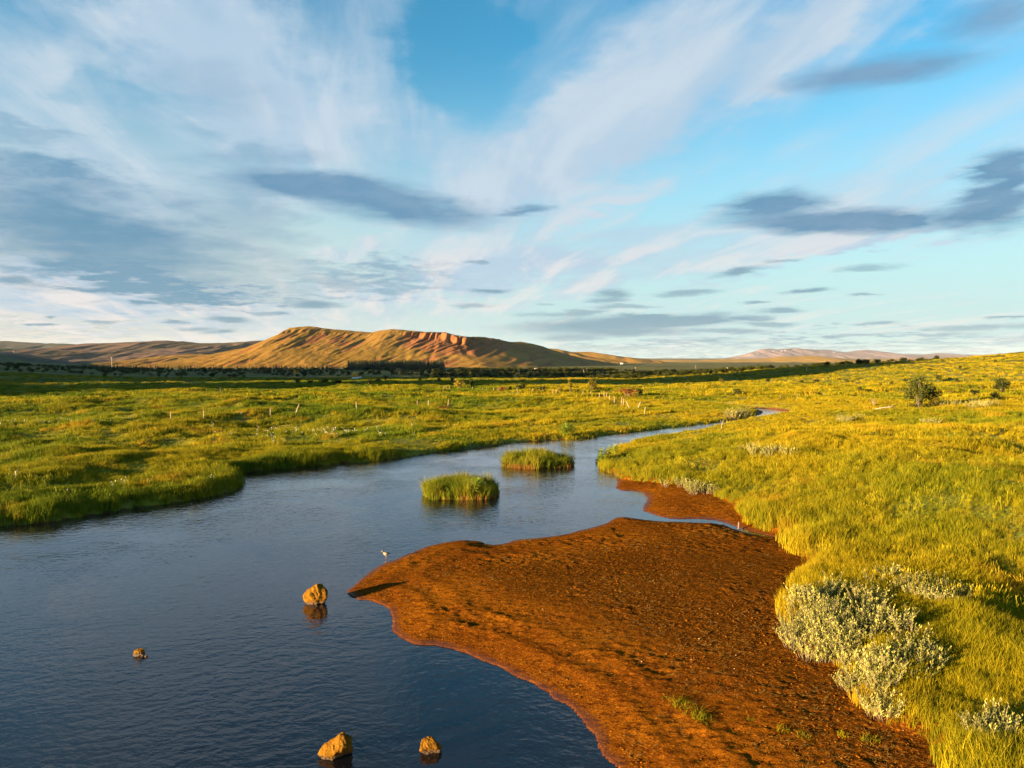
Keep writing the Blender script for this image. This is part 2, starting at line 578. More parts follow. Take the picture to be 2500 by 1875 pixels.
# ------------------------------------------------------------------ materials
def m_leaf(name, c1, c2, c3=None, patch=0.12, trans=0.35, rough=0.6):
    m, g, out = mat(name)
    P = wpos(g)
    n = g.noise(P, patch, 4.0, 0.6).outputs[0]
    rnd = g.n('ShaderNodeObjectInfo').outputs['Random']
    f = g.math('ADD', g.rng(n, 0.36, 0.64, 0.0, 0.75), g.math('MULTIPLY', rnd, 0.45))
    if name == 'meadow_grass':                          # lusher green sward on the left bank
        sx = g.n('ShaderNodeSeparateXYZ')
        g.put(sx.inputs[0], P)
        f = g.math('SUBTRACT', f, g.rng(sx.outputs[0], 8.0, -14.0, -0.14, 0.26))
    f = g.math('SUBTRACT', f, 0.1, clamp=True)
    c = g.mix(f, c1, c2)
    if c3:
        n2 = g.noise(P, patch * 4.3, 3.0, 0.6).outputs[0]
        c = g.mix(g.rng(n2, 0.55, 0.72, 0.0, 0.8), c, c3)
    v = g.n('ShaderNodeHueSaturation')
    g.put(v.inputs['Color'], c)
    g.put(v.inputs['Value'], g.rng(rnd, 0, 1, 0.7, 1.3, False))
    c = v.outputs[0]
    b = pbsdf(g, c, rough, 0.08)
    t = g.n('ShaderNodeBsdfTranslucent')
    g.put(t.inputs[0], c)
    ms = g.n('ShaderNodeMixShader')
    ms.inputs[0].default_value = trans
    g.put(ms.inputs[1], b)
    g.put(ms.inputs[2], t)
    g.put(out.inputs[0], ms)
    return m


M = {}
M['grass'] = m_leaf('meadow_grass', (0.075, 0.115, 0.004), (0.25, 0.20, 0.005), (0.30, 0.20, 0.010), 0.055)
M['sedge'] = m_leaf('sedge', (0.075, 0.115, 0.006), (0.17, 0.16, 0.010), None, 0.6)
M['dry'] = m_leaf('dry_grass', (0.16, 0.085, 0.016), (0.26, 0.15, 0.03), None, 0.6)
M['willow'] = m_leaf('willow_leaf', (0.095, 0.14, 0.010), (0.44, 0.41, 0.12), None, 13.0, 0.35)
M['angelica'] = m_leaf('angelica_leaf', (0.17, 0.26, 0.02), (0.28, 0.33, 0.04), None, 1.2)
M['leaf_dark'] = m_leaf('birch_leaf_dark', (0.020, 0.030, 0.005), (0.050, 0.055, 0.008), None, 0.3, 0.2)
M['leaf_gold'] = m_leaf('birch_leaf_gold', (0.12, 0.11, 0.012), (0.20, 0.15, 0.016), None, 0.3)
M['leaf_rust'] = m_leaf('birch_leaf_rust', (0.20, 0.09, 0.02), (0.30, 0.15, 0.03), None, 0.4)
M['needle'] = m_leaf('conifer_needle', (0.018, 0.030, 0.012), (0.035, 0.05, 0.018), None, 0.05, 0.1)


def m_simple(name, c1, c2, scale, rough=0.85, bstr=0.4, bdist=0.02, detail=6.0):
    m, g, out = mat(name)
    co = g.n('ShaderNodeTexCoord').outputs['Object']
    n = g.noise(co, scale, detail, 0.62).outputs[0]
    c = g.mix(g.rng(n, 0.35, 0.65), c1, c2)
    g.put(out.inputs[0], pbsdf(g, c, rough, 0.15, bump(g, n, bstr, bdist)))
    return m


M['bark'] = m_simple('bark', (0.10, 0.075, 0.05), (0.22, 0.18, 0.13), 9.0)
M['wood'] = m_simple('weathered_wood', (0.20, 0.15, 0.10), (0.34, 0.28, 0.20), 14.0)
M['pole'] = m_simple('pole_wood', (0.34, 0.31, 0.28), (0.45, 0.42, 0.38), 6.0)
M['metal'] = m_simple('grey_metal', (0.4, 0.42, 0.44), (0.5, 0.52, 0.54), 4.0, 0.4, 0.05)
M['petal'] = m_simple('white_down', (0.75, 0.73, 0.68), (0.85, 0.84, 0.8), 8.0)
M['feather_brown'] = m_simple('brown_plumage', (0.16, 0.12, 0.08), (0.32, 0.25, 0.17), 30.0)
M['feather_pale'] = m_simple('pale_plumage', (0.30, 0.26, 0.20), (0.42, 0.38, 0.30), 30.0)
M['bill'] = m_simple('bill_and_legs', (0.20, 0.09, 0.03), (0.26, 0.12, 0.04), 30.0)
M['pale_wall'] = m_simple('white_render', (0.55, 0.54, 0.52), (0.66, 0.65, 0.62), 3.0)
M['roof'] = m_simple('dark_roof', (0.10, 0.07, 0.06), (0.16, 0.11, 0.09), 3.0)
M['window'] = m_simple('window_glass', (0.03, 0.04, 0.05), (0.05, 0.06, 0.07), 3.0, 0.1, 0.0)


def m_meadow():
    m, g, out = mat('meadow_ground')
    P = wpos(g)
    n0 = g.noise(P, 0.055, 4.0, 0.6).outputs[0]
    n1 = g.noise(g.mapping(P, scl=(1.6, 1.0, 1.0)), 0.9, 6.0, 0.65).outputs[0]
    n2 = g.noise(P, 9.0, 4.0, 0.6).outputs[0]
    n3 = g.noise(g.mapping(P, scl=(3.0, 1.0, 1.0)), 0.02, 6.0, 0.65).outputs[0]
    c = g.mix(g.rng(n0, 0.36, 0.64), (0.085, 0.115, 0.012), (0.21, 0.185, 0.014))
    c = g.mix(g.rng(n1, 0.50, 0.72), c, (0.10, 0.075, 0.02))
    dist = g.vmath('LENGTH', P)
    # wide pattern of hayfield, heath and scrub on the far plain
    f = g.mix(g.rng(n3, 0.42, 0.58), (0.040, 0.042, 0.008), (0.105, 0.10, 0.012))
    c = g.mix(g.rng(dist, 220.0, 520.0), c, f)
    # the bank's raw soil
    z = g.n('ShaderNodeSeparateXYZ')
    g.put(z.inputs[0], P)
    h = g.math('ADD', n1, g.math('MULTIPLY', n2, 0.5))
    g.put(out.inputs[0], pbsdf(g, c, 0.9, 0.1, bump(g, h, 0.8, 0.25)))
    return m


M['meadow'] = m_meadow()


def m_mud():
    m, g, out = mat('red_mud')
    P = wpos(g)
    n0 = g.noise(P, 0.35, 5.0, 0.6).outputs[0]
    n1 = g.noise(g.mapping(P, rot=(0, 0, R(-20)), scl=(1.5, 0.8, 1)), 5.5, 6.0, 0.75).outputs[0]
    n2 = g.noise(P, 26.0, 5.0, 0.7).outputs[0]
    c = g.mix(g.rng(n0, 0.36, 0.66), (0.12, 0.036, 0.003), (0.19, 0.066, 0.004))
    c = g.mix(g.rng(n1, 0.47, 0.62), c, (0.045, 0.014, 0.002))
    n4 = g.noise(g.mapping(P, rot=(0, 0, R(-25)), scl=(1.4, 0.8, 1)), 21.0, 3.0, 0.6).outputs[0]
    c = g.mix(g.rng(n2, 0.46, 0.64, 0.0, 0.8), c, (0.026, 0.009, 0.002))
    c = g.mix(g.rng(n4, 0.56, 0.68, 0.0, 0.8), c, (0.30, 0.115, 0.008))
    inn = g.n('ShaderNodeAttribute')
    inn.attribute_name = 'inner'
    algae = g.rng(g.math('ADD', inn.outputs['Fac'], g.math('MULTIPLY', g.math('SUBTRACT', n0, 0.5), 1.3)), 0.25, 0.9, 0.0, 0.8)
    c = g.mix(algae, c, g.mix(g.rng(n4, 0.45, 0.66), (0.030, 0.011, 0.002), (0.19, 0.070, 0.005)))
    # wet margin along the water
    w = g.n('ShaderNodeAttribute')
    w.attribute_name = 'wet'
    wet = g.rng(g.math('ADD', w.outputs['Fac'], g.math('MULTIPLY', g.math('ADD', g.math('MULTIPLY', g.math('SUBTRACT', n0, 0.5), 2.0), g.math('MULTIPLY', g.math('SUBTRACT', n1, 0.5), 1.5)))), 0.45, 1.15)
    c = g.mix(wet, c, (0.045, 0.012, 0.004))
    rough = g.rng(wet, 0, 1, 0.9, 0.42, False)
    h = g.math('ADD', g.math('MULTIPLY', n1, 1.0), g.math('MULTIPLY', n2, 0.6))
    g.put(out.inputs[0], pbsdf(g, c, rough, g.rng(wet, 0, 1, 0.0, 0.22, False), bump(g, h, 0.7, 0.05)))
    return m


M['mud'] = m_mud()


def m_bed():
    m, g, out = mat('river_bed')
    P = wpos(g)
    n = g.noise(P, 0.8, 6.0, 0.65).outputs[0]
    c = g.mix(g.rng(n, 0.4, 0.65), (0.016, 0.013, 0.012), (0.035, 0.024, 0.017))
    z = g.n('ShaderNodeSeparateXYZ')
    g.put(z.inputs[0], P)
    # bare red mud where the bed is shallow, black silt in the deep channel
    zz = g.math('ADD', z.outputs[2], g.math('MULTIPLY', g.math('SUBTRACT', n, 0.5), 0.18))
    c = g.mix(g.rng(zz, -0.34, -0.02), c, (0.15, 0.055, 0.018))
    g.put(out.inputs[0], pbsdf(g, c, 0.9, 0.1, bump(g, n, 0.5, 0.1)))
    return m


M['bed'] = m_bed()


def m_water():
    m, g, out = mat('river_water')
    P = wpos(g)
    # wind ripples, short crests across the breeze
    r1 = g.noise(g.mapping(P, rot=(0, 0, R(14)), scl=(0.42, 0.24, 0.2)), 1.0, 2.5, 0.5, 0.4).outputs[0]
    r2 = g.noise(g.mapping(P, rot=(0, 0, R(-22)), scl=(0.19, 0.11, 0.1)), 1.0, 2.0, 0.5, 0.3).outputs[0]
    r3 = g.noise(P, 0.22, 3.0, 0.5).outputs[0]
    patch = g.rng(r3, 0.34, 0.66, 0.35, 1.25)
    h = g.math('MULTIPLY', g.math('ADD', r1, g.math('MULTIPLY', r2, 0.45)), patch)
    nrm = bump(g, h, 1.0, 0.027)
    gl = g.n('ShaderNodeBsdfGlossy')
    gl.inputs['Color'].default_value = (1.0, 0.96, 0.99, 1)
    gl.inputs['Roughness'].default_value = 0.05
    g.put(gl.inputs['Normal'], nrm)
    tr = g.n('ShaderNodeBsdfTransparent')
    tr.inputs[0].default_value = (0.62, 0.58, 0.55, 1)
    df = g.n('ShaderNodeBsdfDiffuse')
    df.inputs[0].default_value = (0.010, 0.012, 0.017, 1)
    body = g.n('ShaderNodeMixShader')
    body.inputs[0].default_value = 0.35
    g.put(body.inputs[1], tr)
    g.put(body.inputs[2], df)
    fr = g.n('ShaderNodeFresnel')
    fr.inputs[0].default_value = 1.333
    g.put(fr.inputs['Normal'], nrm)
    ms = g.n('ShaderNodeMixShader')
    fg = g.n('ShaderNodeFresnel')
    fg.inputs[0].default_value = 1.4
    g.put(ms.inputs[0], g.math('ADD', g.math('MULTIPLY', fr, 0.5), g.math('MULTIPLY', fg, 0.85), clamp=True))
    g.put(ms.inputs[1], body)
    g.put(ms.inputs[2], gl)
    g.put(out.inputs[0], ms)
    return m


M['water'] = m_water()


def m_rock(name, c1, c2, c3):
    m, g, out = mat(name)
    co = g.n('ShaderNodeTexCoord').outputs['Object']
    n = g.noise(co, 3.0, 8.0, 0.68).outputs[0]
    n2 = g.noise(co, 14.0, 6.0, 0.7).outputs[0]
    c = g.mix(g.rng(n, 0.38, 0.62), c1, c2)
    c = g.mix(g.rng(n2, 0.54, 0.7, 0, 0.8), c, c3)
    z = g.n('ShaderNodeSeparateXYZ')
    g.put(z.inputs[0], wpos(g))
    wet = g.rng(g.math('ADD', z.outputs[2], g.math('MULTIPLY', n2, 0.08)), 0.14, 0.07)
    c = g.mix(wet, c, (0.05, 0.028, 0.012))
    h = g.math('ADD', n, g.math('MULTIPLY', n2, 0.5))
    g.put(out.inputs[0], pbsdf(g, c, g.rng(wet, 0, 1, 0.9, 0.35), g.rng(wet, 0, 1, 0.02, 0.3, False), bump(g, h, 1.0, 0.10)))
    return m


M['rock'] = m_rock('boulder_stone', (0.165, 0.083, 0.009), (0.105, 0.050, 0.007), (0.040, 0.022, 0.007))


def m_hill(name, grass, dry, rock, scale=0.004, rocky=(0.55, 0.75), snow=False):
    m, g, out = mat(name)
    P = wpos(g)
    ge = g.n('ShaderNodeNewGeometry')
    sp = g.n('ShaderNodeSeparateXYZ')
    g.put(sp.inputs[0], ge.outputs['Normal'])
    n = g.noise(P, scale, 8.0, 0.62).outputs[0]
    n2 = g.noise(P, scale * 9, 6.0, 0.65).outputs[0]
    c = g.mix(g.rng(g.math('ADD', g.math('MULTIPLY', n, .6), g.math('MULTIPLY', n2, .4)), 0.42, 0.60), grass, dry)
    a = g.n('ShaderNodeAttribute')
    a.attribute_name = 'rock'
    rk = g.math('ADD', a.outputs['Fac'], g.math('MULTIPLY', g.math('SUBTRACT', n2, 0.5), 0.9))
    c = g.mix(g.rng(rk, 0.3, 0.6), c, rock)
    c = g.mix(g.rng(n2, 0.55, 0.75, 0, 0.6), c, (rock[0] * .55, rock[1] * .6, rock[2] * .6))
    if snow:
        s = g.n('ShaderNodeAttribute')
        s.attribute_name = 'snow'
        c = g.mix(g.rng(s.outputs['Fac'], 0.5, 0.6), c, (0.8, 0.8, 0.82))
    g.put(out.inputs[0], pbsdf(g, c, 0.95, 0.05, bump(g, g.math('ADD', n2, n), 0.6, 6.0)))
    return m


M['mesa'] = m_hill('mesa_slope', (0.125, 0.080, 0.014), (0.20, 0.115, 0.024), (0.16, 0.068, 0.026))
M['heath'] = m_hill('heath_hill', (0.075, 0.060, 0.035), (0.125, 0.082, 0.065), (0.10, 0.072, 0.068), 0.003)
M['darkhill'] = m_hill('dark_hill', (0.055, 0.06, 0.05), (0.09, 0.085, 0.07), (0.08, 0.075, 0.07), 0.003)
M['goldhill'] = m_hill('golden_hill', (0.23, 0.15, 0.035), (0.30, 0.19, 0.055), (0.22, 0.14, 0.06), 0.004)
M['farmount'] = m_hill('far_mountain', (0.105, 0.078, 0.095), (0.13, 0.092, 0.105), (0.08, 0.062, 0.082), 0.0009, snow=True)

# ------------------------------------------------------------------ ground, river bed, water
wigG = 0.12 * fbm(GX * 1.4, GY * 1.4, 3, 31)
on_bar = (GN < -0.25) & (GW > 0.15) & (GY < 34)
GZs = GZ - 0.10 * on_bar
nr, nc = GX.shape
idx = np.arange(nr * nc).reshape(nr, nc)
Q = np.stack([idx[:-1, :-1], idx[:-1, 1:], idx[1:, 1:], idx[1:, :-1]], -1).reshape(-1, 4)
V = np.stack([GX, GY, GZs], -1).reshape(-1, 3)
fW = (GW + wigG).ravel()[Q]
fN = (GN + wigG).ravel()[Q]


def sub_mesh(name, V, Q, mask, m, smooth=True):
    q = Q[mask]
    u, inv = np.unique(q, return_inverse=True)
    return mesh_np(name, V[u], inv.reshape(-1, 4), m, smooth), u


is_bed = fW.max(1) < 0.0
is_mud = (~is_bed) & (fN.mean(1) < 0.05) & (V[Q][:, :, 1].mean(1) < 60)
is_land = ~(is_bed | is_mud)
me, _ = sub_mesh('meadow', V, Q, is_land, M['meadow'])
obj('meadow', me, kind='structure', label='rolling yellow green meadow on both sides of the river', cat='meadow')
me, _ = sub_mesh('river_bed', V, Q, is_bed, M['bed'])
obj('river_bed', me, kind='structure', label='dark silty bed under the river water', cat='river bed')
me, u = sub_mesh('mud_margin', V, Q, is_mud, M['mud'])
attr(me, 'wet', np.clip(1.0 - GW.ravel()[u] / 0.8, 0, 1))
obj('mud_margin', me, kind='structure', label='wet red mud along the edge of the river', cat='mud')
VW = V.copy(); VW[:, 2] = 0.0
me, _ = sub_mesh('river', VW, Q, fW.min(1) < 0.25, M['water'])
obj('river', me, kind='structure', label='rippled blue river winding through the meadow', cat='river')

# fine mesh of the red mud bar
def mud_sheet(name, x0, x1, y0, y1, step, label):
    xs = np.arange(x0, x1, step); ys = np.arange(y0, y1, step)
    X, Y = np.meshgrid(xs, ys)
    Z, dW, dN = terrain(X, Y, True)
    rel = 0.6 * (0.034 * fbm(X * 4.2 + 0.4 * Y, Y * 7.5 - 0.5 * X, 2, 40, 0.8) + 0.03 * np.maximum(fbm(X * 8, Y * 10, 1, 44), 0)) * (0.5 + 1.2 * sstep(-.2, .3, fbm(X / 1.8, Y / 1.5, 2, 47)))
    ridge = 0.03 * np.exp(-((dW - 1.0) / 0.25) ** 2) + 0.03 * np.exp(-((dW - 1.9) / 0.3) ** 2)
    big = 0.10 * fbm(X / 2.2, Y / 2.2, 2, 52)
    Z = Z + sstep(0.15, 0.9, dW) * (rel + big * 0.35 + ridge * (X < 4)) + 0.02
    keep = (dW > -0.5) & (dN < 0.45)
    n, k = X.shape
    id2 = np.arange(n * k).reshape(n, k)
    q = np.stack([id2[:-1, :-1], id2[:-1, 1:], id2[1:, 1:], id2[1:, :-1]], -1).reshape(-1, 4)
    ok = keep.ravel()[q].all(1)
    q = q[ok]
    u, inv = np.unique(q, return_inverse=True)
    Vv = np.stack([X, Y, Z], -1).reshape(-1, 3)[u]
    me = mesh_np(name, Vv, inv.reshape(-1, 4), M['mud'], True)
    attr(me, 'wet', np.clip(1.0 - dW.ravel()[u] / 0.6, 0, 1))
    attr(me, 'inner', sstep(1.6, 5.0, dW.ravel()[u]))
    return obj(name, me, kind='structure', label=label, cat='mud bar')


mud_sheet('mud_bar', -6.0, 13.0, 8.0, 31.0, 0.045, 'broad rusty red mud bar reaching into the river')
mud_sheet('mud_flat', 3.2, 13.0, 30.9, 42.0, 0.10, 'small red mud flat beyond the narrow stream')

# ------------------------------------------------------------------ hills
def hill(name, crest, dist, base_z, front, material, label, seed, cols=300, rows=70, backd=None, gully=0.06, gscale=60.0,
         cliff=None, conc=1.4, slant=0.0, snow=False, rough=0.02, turn=None):
    """crest: photograph points of the skyline; dist: metres to it (number or list of (px, d)); a slope falls to base_z over 'front' metres"""
    cx = np.array([c[0] for c in crest], float); cy = np.array([c[1] for c in crest], float)
    px = np.linspace(cx[0], cx[-1], cols)
    py = np.interp(px, cx, cy)
    if isinstance(dist, (int, float)):
        D = np.full(cols, float(dist))
    else:
        D = np.interp(px, [d[0] for d in dist], [d[1] for d in dist])
    D0 = float(np.mean(D))
    py = py + 1.2 * fbm(px / 14.0, px * 0 + seed, 3, seed)
    P0 = np.array([[*pix_dir(a, b)] for a, b in zip(px, py)])
    P0 = P0 / P0[:, 1:2] * D[:, None]
    P0[:, 2] += CAM_H
    if turn is None:
        fd = np.stack([np.zeros(cols), -np.ones(cols)], -1)
    else:
        a = np.interp(px, [q[0] for q in turn], [R(q[1]) for q in turn])
        fd = np.stack([np.sin(a), -np.cos(a)], -1)
    bk = backd or front
    w = np.concatenate([np.linspace(0, 1, rows) ** 1.25, -np.linspace(0, 1, 10)[1:]])
    w = np.sort(w)[::-1]
    W, K = np.meshgrid(w, np.arange(cols), indexing='ij')
    off = np.where(W > 0, W * front, W * bk)
    X = P0[K, 0] + fd[K, 0] * off
    Y = P0[K, 1] + fd[K, 1] * off
    H = P0[K, 2] - base_z
    H = np.maximum(H, 0.5)
    aw = np.abs(W)
    prof = (1 - aw) ** conc
    rock = np.zeros_like(W)
    if cliff is not None:
        cm = np.interp(px, [c[0] for c in cliff], [c[1] for c in cliff])[K]
        jag = 0.5 * fbm(px[K] / 9.0, W * 3, 3, seed + 5)
        edge = 0.05 + 0.10 * (jag + 0.25)
        drop = 0.34 * cm
        st = sstep(edge, edge + 0.05, aw)
        prof2 = (1 - drop * st) * (1 - aw * (0.1)) 
        rest = (1 - drop) * (1 - np.clip((aw - edge) / (1 - edge), 0, 1)) ** (conc * 0.95)
        prof2 = np.where(aw < edge, 1 - 0.3 * aw, np.minimum((1 - 0.3 * edge) * (1 - st) + rest * st, 1))
        prof = np.where(W > 0, prof * (1 - np.clip(cm * 2, 0, 1)) + prof2 * np.clip(cm * 2, 0, 1), prof)
        rock = np.clip(cm * 1.6, 0, 1) * (sstep(edge - 0.05, edge, aw) * (1 - 0.75 * sstep(edge + 0.12, edge + 0.5, aw)))
    sl = X + slant * off
    gl = fbm(sl / gscale, Y / (gscale * 5.0), 4, seed + 9, 0.55)
    gl = -np.abs(gl) * 2 + 0.35
    fade = sstep(0.0, 0.25, aw) * (1 - sstep(0.75, 1.0, aw))
    Z = base_z + H * prof + H * (gully * gl * fade + rough * fbm(X / (gscale * 1.5), Y / (gscale * 1.5), 5, seed + 3, 0.6) * sstep(0, 0.1, aw))
    pil = fbm(sl / (gscale * 0.28), W * 0.8, 3, seed + 21, 0.6)
    push = rock * pil * H * 0.22
    X = X + fd[K, 0] * push; Y = Y + fd[K, 1] * push
    Z = np.where(W >= 0.999, base_z - 10, Z)
    rock = rock + np.clip(-gl * 1.5 - 0.35, 0, 0.5) * fade
    n, k = X.shape
    id2 = np.arange(n * k).reshape(n, k)
    q = np.stack([id2[:-1, :-1], id2[1:, :-1], id2[1:, 1:], id2[:-1, 1:]], -1).reshape(-1, 4)[:, ::-1]
    me = mesh_np(name, np.stack([X, Y, Z], -1).reshape(-1, 3), q, material, False)
    attr(me, 'rock', rock)
    if snow:
        sn = (fbm(px[K] / 7.0, W * 40, 3, 77) > 0.42) & (aw > 0.02) & (aw < 0.16) & (px[K] < 2070) & (W > 0)
        attr(me, 'snow', sn.astype(float))
    return obj(name, me, kind='structure', label=label, cat='hill')


MESA = [(330, 896), (430, 880), (520, 864), (560, 856), (604, 848), (645, 831), (676, 818), (689, 812), (708, 800), (740, 797), (752, 796), (771, 798), (803, 803),
        (866, 808), (907, 811), (930, 807), (961, 803), (993, 806), (1040, 810), (1088, 811), (1113, 818), (1135, 821), (1183, 823), (1214, 828), (1245, 835), (1273, 834), (1302, 840),
        (1335, 852), (1375, 867), (1407, 884), (1420, 892)]
hill('mesa_hill', MESA, [(330, 1900), (1000, 2000), (1125, 1960), (1150, 2020), (1420, 2700)], -30, 330, M['mesa'],
     'flat topped golden brown hill with orange cliffs above the dark wood', 3, 520, 110, gully=0.027, gscale=34,
     cliff=[(600, 0), (690, 0.03), (715, 0.24), (880, 0.2), (930, 0.05), (975, 0.15), (1010, 0.4), (1075, .5), (1130, 0.65), (1145, .4), (1260, .2), (1420, 0.0)],
     conc=1.25, slant=0.55, turn=[(330, -25), (700, -18), (950, -8), (1080, 0), (1125, 20), (1160, 52), (1420, 62)])
hill('heath_hill', [(-260, 905), (23, 872), (69, 858), (134, 847), (207, 839), (269, 837), (326, 835), (392, 831), (442, 833), (488, 838), (557, 837), (634, 831), (720, 838), (800, 860)],
     3400, -40, 1300, M['heath'], 'long low mauve brown heath hill beside the flat topped hill', 12, 300, 60, gully=0.10, gscale=120, conc=1.1, rough=0.06)
hill('dark_hill', [(-500, 815), (-200, 824), (0, 832), (77, 837), (165, 839), (230, 845), (330, 870)], 5200, -40, 1200, M['darkhill'],
     'dark slate coloured hill behind the mauve heath hill', 22, 160, 40, gully=0.08, gscale=150, conc=1.1)
hill('foothill', [(180, 893), (300, 880), (400, 868), (470, 864), (540, 866), (610, 872), (700, 890)], 2300, -30, 400, M['mesa'],
     'low ochre foothill at the grassy foot of the flat topped hill', 28, 160, 40, gully=0.10, gscale=50, conc=1.1, rough=0.08)
hill('brown_ridge', [(1250, 850), (1300, 850), (1335, 851), (1360, 852), (1400, 860), (1440, 859), (1480, 865), (1534, 873), (1570, 879), (1606, 886), (1640, 893)],
     3600, -40, 500, M['mesa'], 'low brown ridge trailing off behind the cliffs of the flat topped hill', 31, 200, 40, gully=0.10, gscale=80, conc=1.2, rough=0.05,
     turn=[(1250, 50), (1640, 50)])
hill('golden_hills', [(1500, 890), (1585, 879), (1642, 878), (1700, 879), (1772, 877), (1852, 876), (1890, 873), (1917, 870), (1960, 869), (1989, 869), (2025, 874), (2098, 878), (2180, 876), (2260, 875), (2423, 873), (2600, 872), (2800, 870)],
     4600, -42, 1300, M['goldhill'], 'low golden hills along the foot of the far mountain', 41, 260, 50, gully=0.12, gscale=90, conc=1.3, rough=0.06)
hill('far_mountain', [(1740, 880), (1776, 876), (1812, 872), (1826, 863), (1848, 858), (1854, 853), (1881, 850), (1888, 853), (1939, 850), (1975, 853), (2025, 854), (2062, 860), (2083, 857), (2116, 854),
     (2152, 858), (2199, 865), (2264, 865), (2293, 861), (2351, 866), (2423, 868), (2477, 870), (2600, 872), (2750, 876)],
     17000, -60, 2600, M['farmount'], 'distant pinkish mauve mountain with small snow patches', 51, 420, 50, gully=0.16, gscale=300, conc=1.2, snow=True,
     cliff=[(1740, 0), (1850, .4), (1990, .3), (2200, .1), (2750, 0)])

# ------------------------------------------------------------------ grass
def blade_tuft(name, n, h, r, wid, m, seed, lean=0.35, segs=2):
    rg = random.Random(seed)
    vs, fs = [], []
    for i in range(n):
        a = rg.uniform(0, 2 * math.pi); q = r * math.sqrt(rg.random())
        x, y = q * math.cos(a), q * math.sin(a)
        hh = h * rg.uniform(0.55, 1.1)
        da = rg.uniform(0, 2 * math.pi)
        ln = lean * rg.uniform(0.2, 1.0) * hh
        dx, dy = math.cos(da), math.sin(da)
        fa = rg.uniform(0, math.pi)
        wx, wy = math.cos(fa) * wid * .5, math.sin(fa) * wid * .5
        b = len(vs)
        vs += [(x - wx, y - wy, -0.05), (x + wx, y + wy, -0.05)]
        mx, my = x + dx * ln * .3, y + dy * ln * .3
        vs += [(mx - wx * .8, my - wy * .8, hh * .58), (mx + wx * .8, my + wy * .8, hh * .58)]
        vs += [(x + dx * ln, y + dy * ln, hh)]
        fs += [(b, b + 1, b + 3, b + 2), (b + 2, b + 3, b + 4)]
    me = mesh_np(name, vs, fs, m)
    return bpy.data.objects.new(name, me)


def stock(name, objs):
    c = bpy.data.collections.new(name)
    for o in objs:
        c.objects.link(o)
    return c


def scatter_tree(col):
    t = bpy.data.node_groups.new('scatter_' + col.name, 'GeometryNodeTree')
    t.interface.new_socket('Geometry', in_out='INPUT', socket_type='NodeSocketGeometry')
    t.interface.new_socket('Geometry', in_out='OUTPUT', socket_type='NodeSocketGeometry')
    N = t.nodes; L = t.links
    gi = N.new('NodeGroupInput'); go = N.new('NodeGroupOutput')
    ci = N.new('GeometryNodeCollectionInfo')
    ci.inputs['Collection'].default_value = col
    ci.inputs['Separate Children'].default_value = True
    ci.inputs['Reset Children'].default_value = True
    ip = N.new('GeometryNodeInstanceOnPoints')
    ip.inputs['Pick Instance'].default_value = True

    def na(n, ty):
        a = N.new('GeometryNodeInputNamedAttribute')
        a.data_type = ty
        a.inputs[0].default_value = n
        return a.outputs[0]
    L.new(gi.outputs[0], ip.inputs['Points'])
    L.new(ci.outputs[0], ip.inputs['Instance'])
    L.new(na('pick', 'INT'), ip.inputs['Instance Index'])
    er = N.new('FunctionNodeEulerToRotation')
    L.new(na('rot', 'FLOAT_VECTOR'), er.inputs[0])
    L.new(er.outputs[0], ip.inputs['Rotation'])
    L.new(na('scl', 'FLOAT_VECTOR'), ip.inputs['Scale'])
    L.new(ip.outputs[0], go.inputs[0])
    return t


def scatter(name, pts, scl, col, parent=None, label=None, cat=None, tilt=0.12, rg=RNG):
    n = len(pts)
    me = bpy.data.meshes.new(name)
    me.vertices.add(n)
    me.vertices.foreach_set('co', np.asarray(pts, np.float32).ravel())
    rot = np.stack([rg.uniform(-tilt, tilt, n), rg.uniform(-tilt, tilt, n), rg.uniform(0, 6.283, n)], -1)
    a = me.attributes.new('rot', 'FLOAT_VECTOR', 'POINT'); a.data.foreach_set('vector', rot.astype(np.float32).ravel())
    scl = np.asarray(scl, float)
    if scl.ndim == 1:
        scl = np.stack([scl, scl, scl], -1)
    a = me.attributes.new('scl', 'FLOAT_VECTOR', 'POINT'); a.data.foreach_set('vector', scl.astype(np.float32).ravel())
    a = me.attributes.new('pick', 'INT', 'POINT'); a.data.foreach_set('value', rg.integers(0, len(col.objects), n).astype(np.int32))
    o = obj(name, me, parent, label, cat, None, 'stuff')
    md = o.modifiers.new('scatter', 'NODES')
    md.node_group = scatter_tree(col)
    return o


grass_near = stock('grass_near', [blade_tuft('grass_blades', 26, 0.28, 0.13, 0.009, M['grass'], 100 + i, 0.5) for i in range(5)])
grass_mid = stock('grass_mid', [blade_tuft('grass_blades', 30, 0.29, 0.26, 0.018, M['grass'], 120 + i, 0.5) for i in range(5)])
grass_far = stock('grass_far', [blade_tuft('grass_blades', 44, 0.36, 0.60, 0.055, M['grass'], 140 + i, 0.7) for i in range(5)])
grass_sedge = stock('grass_sedge', [blade_tuft('sedge_blades', 26, 0.62, 0.12, 0.014, M['sedge'], 160 + i, 0.4) for i in range(4)])
grass_dry = stock('grass_dry', [blade_tuft('dry_blades', 18, 0.30, 0.10, 0.010, M['dry'], 170 + i, 0.8) for i in range(3)])


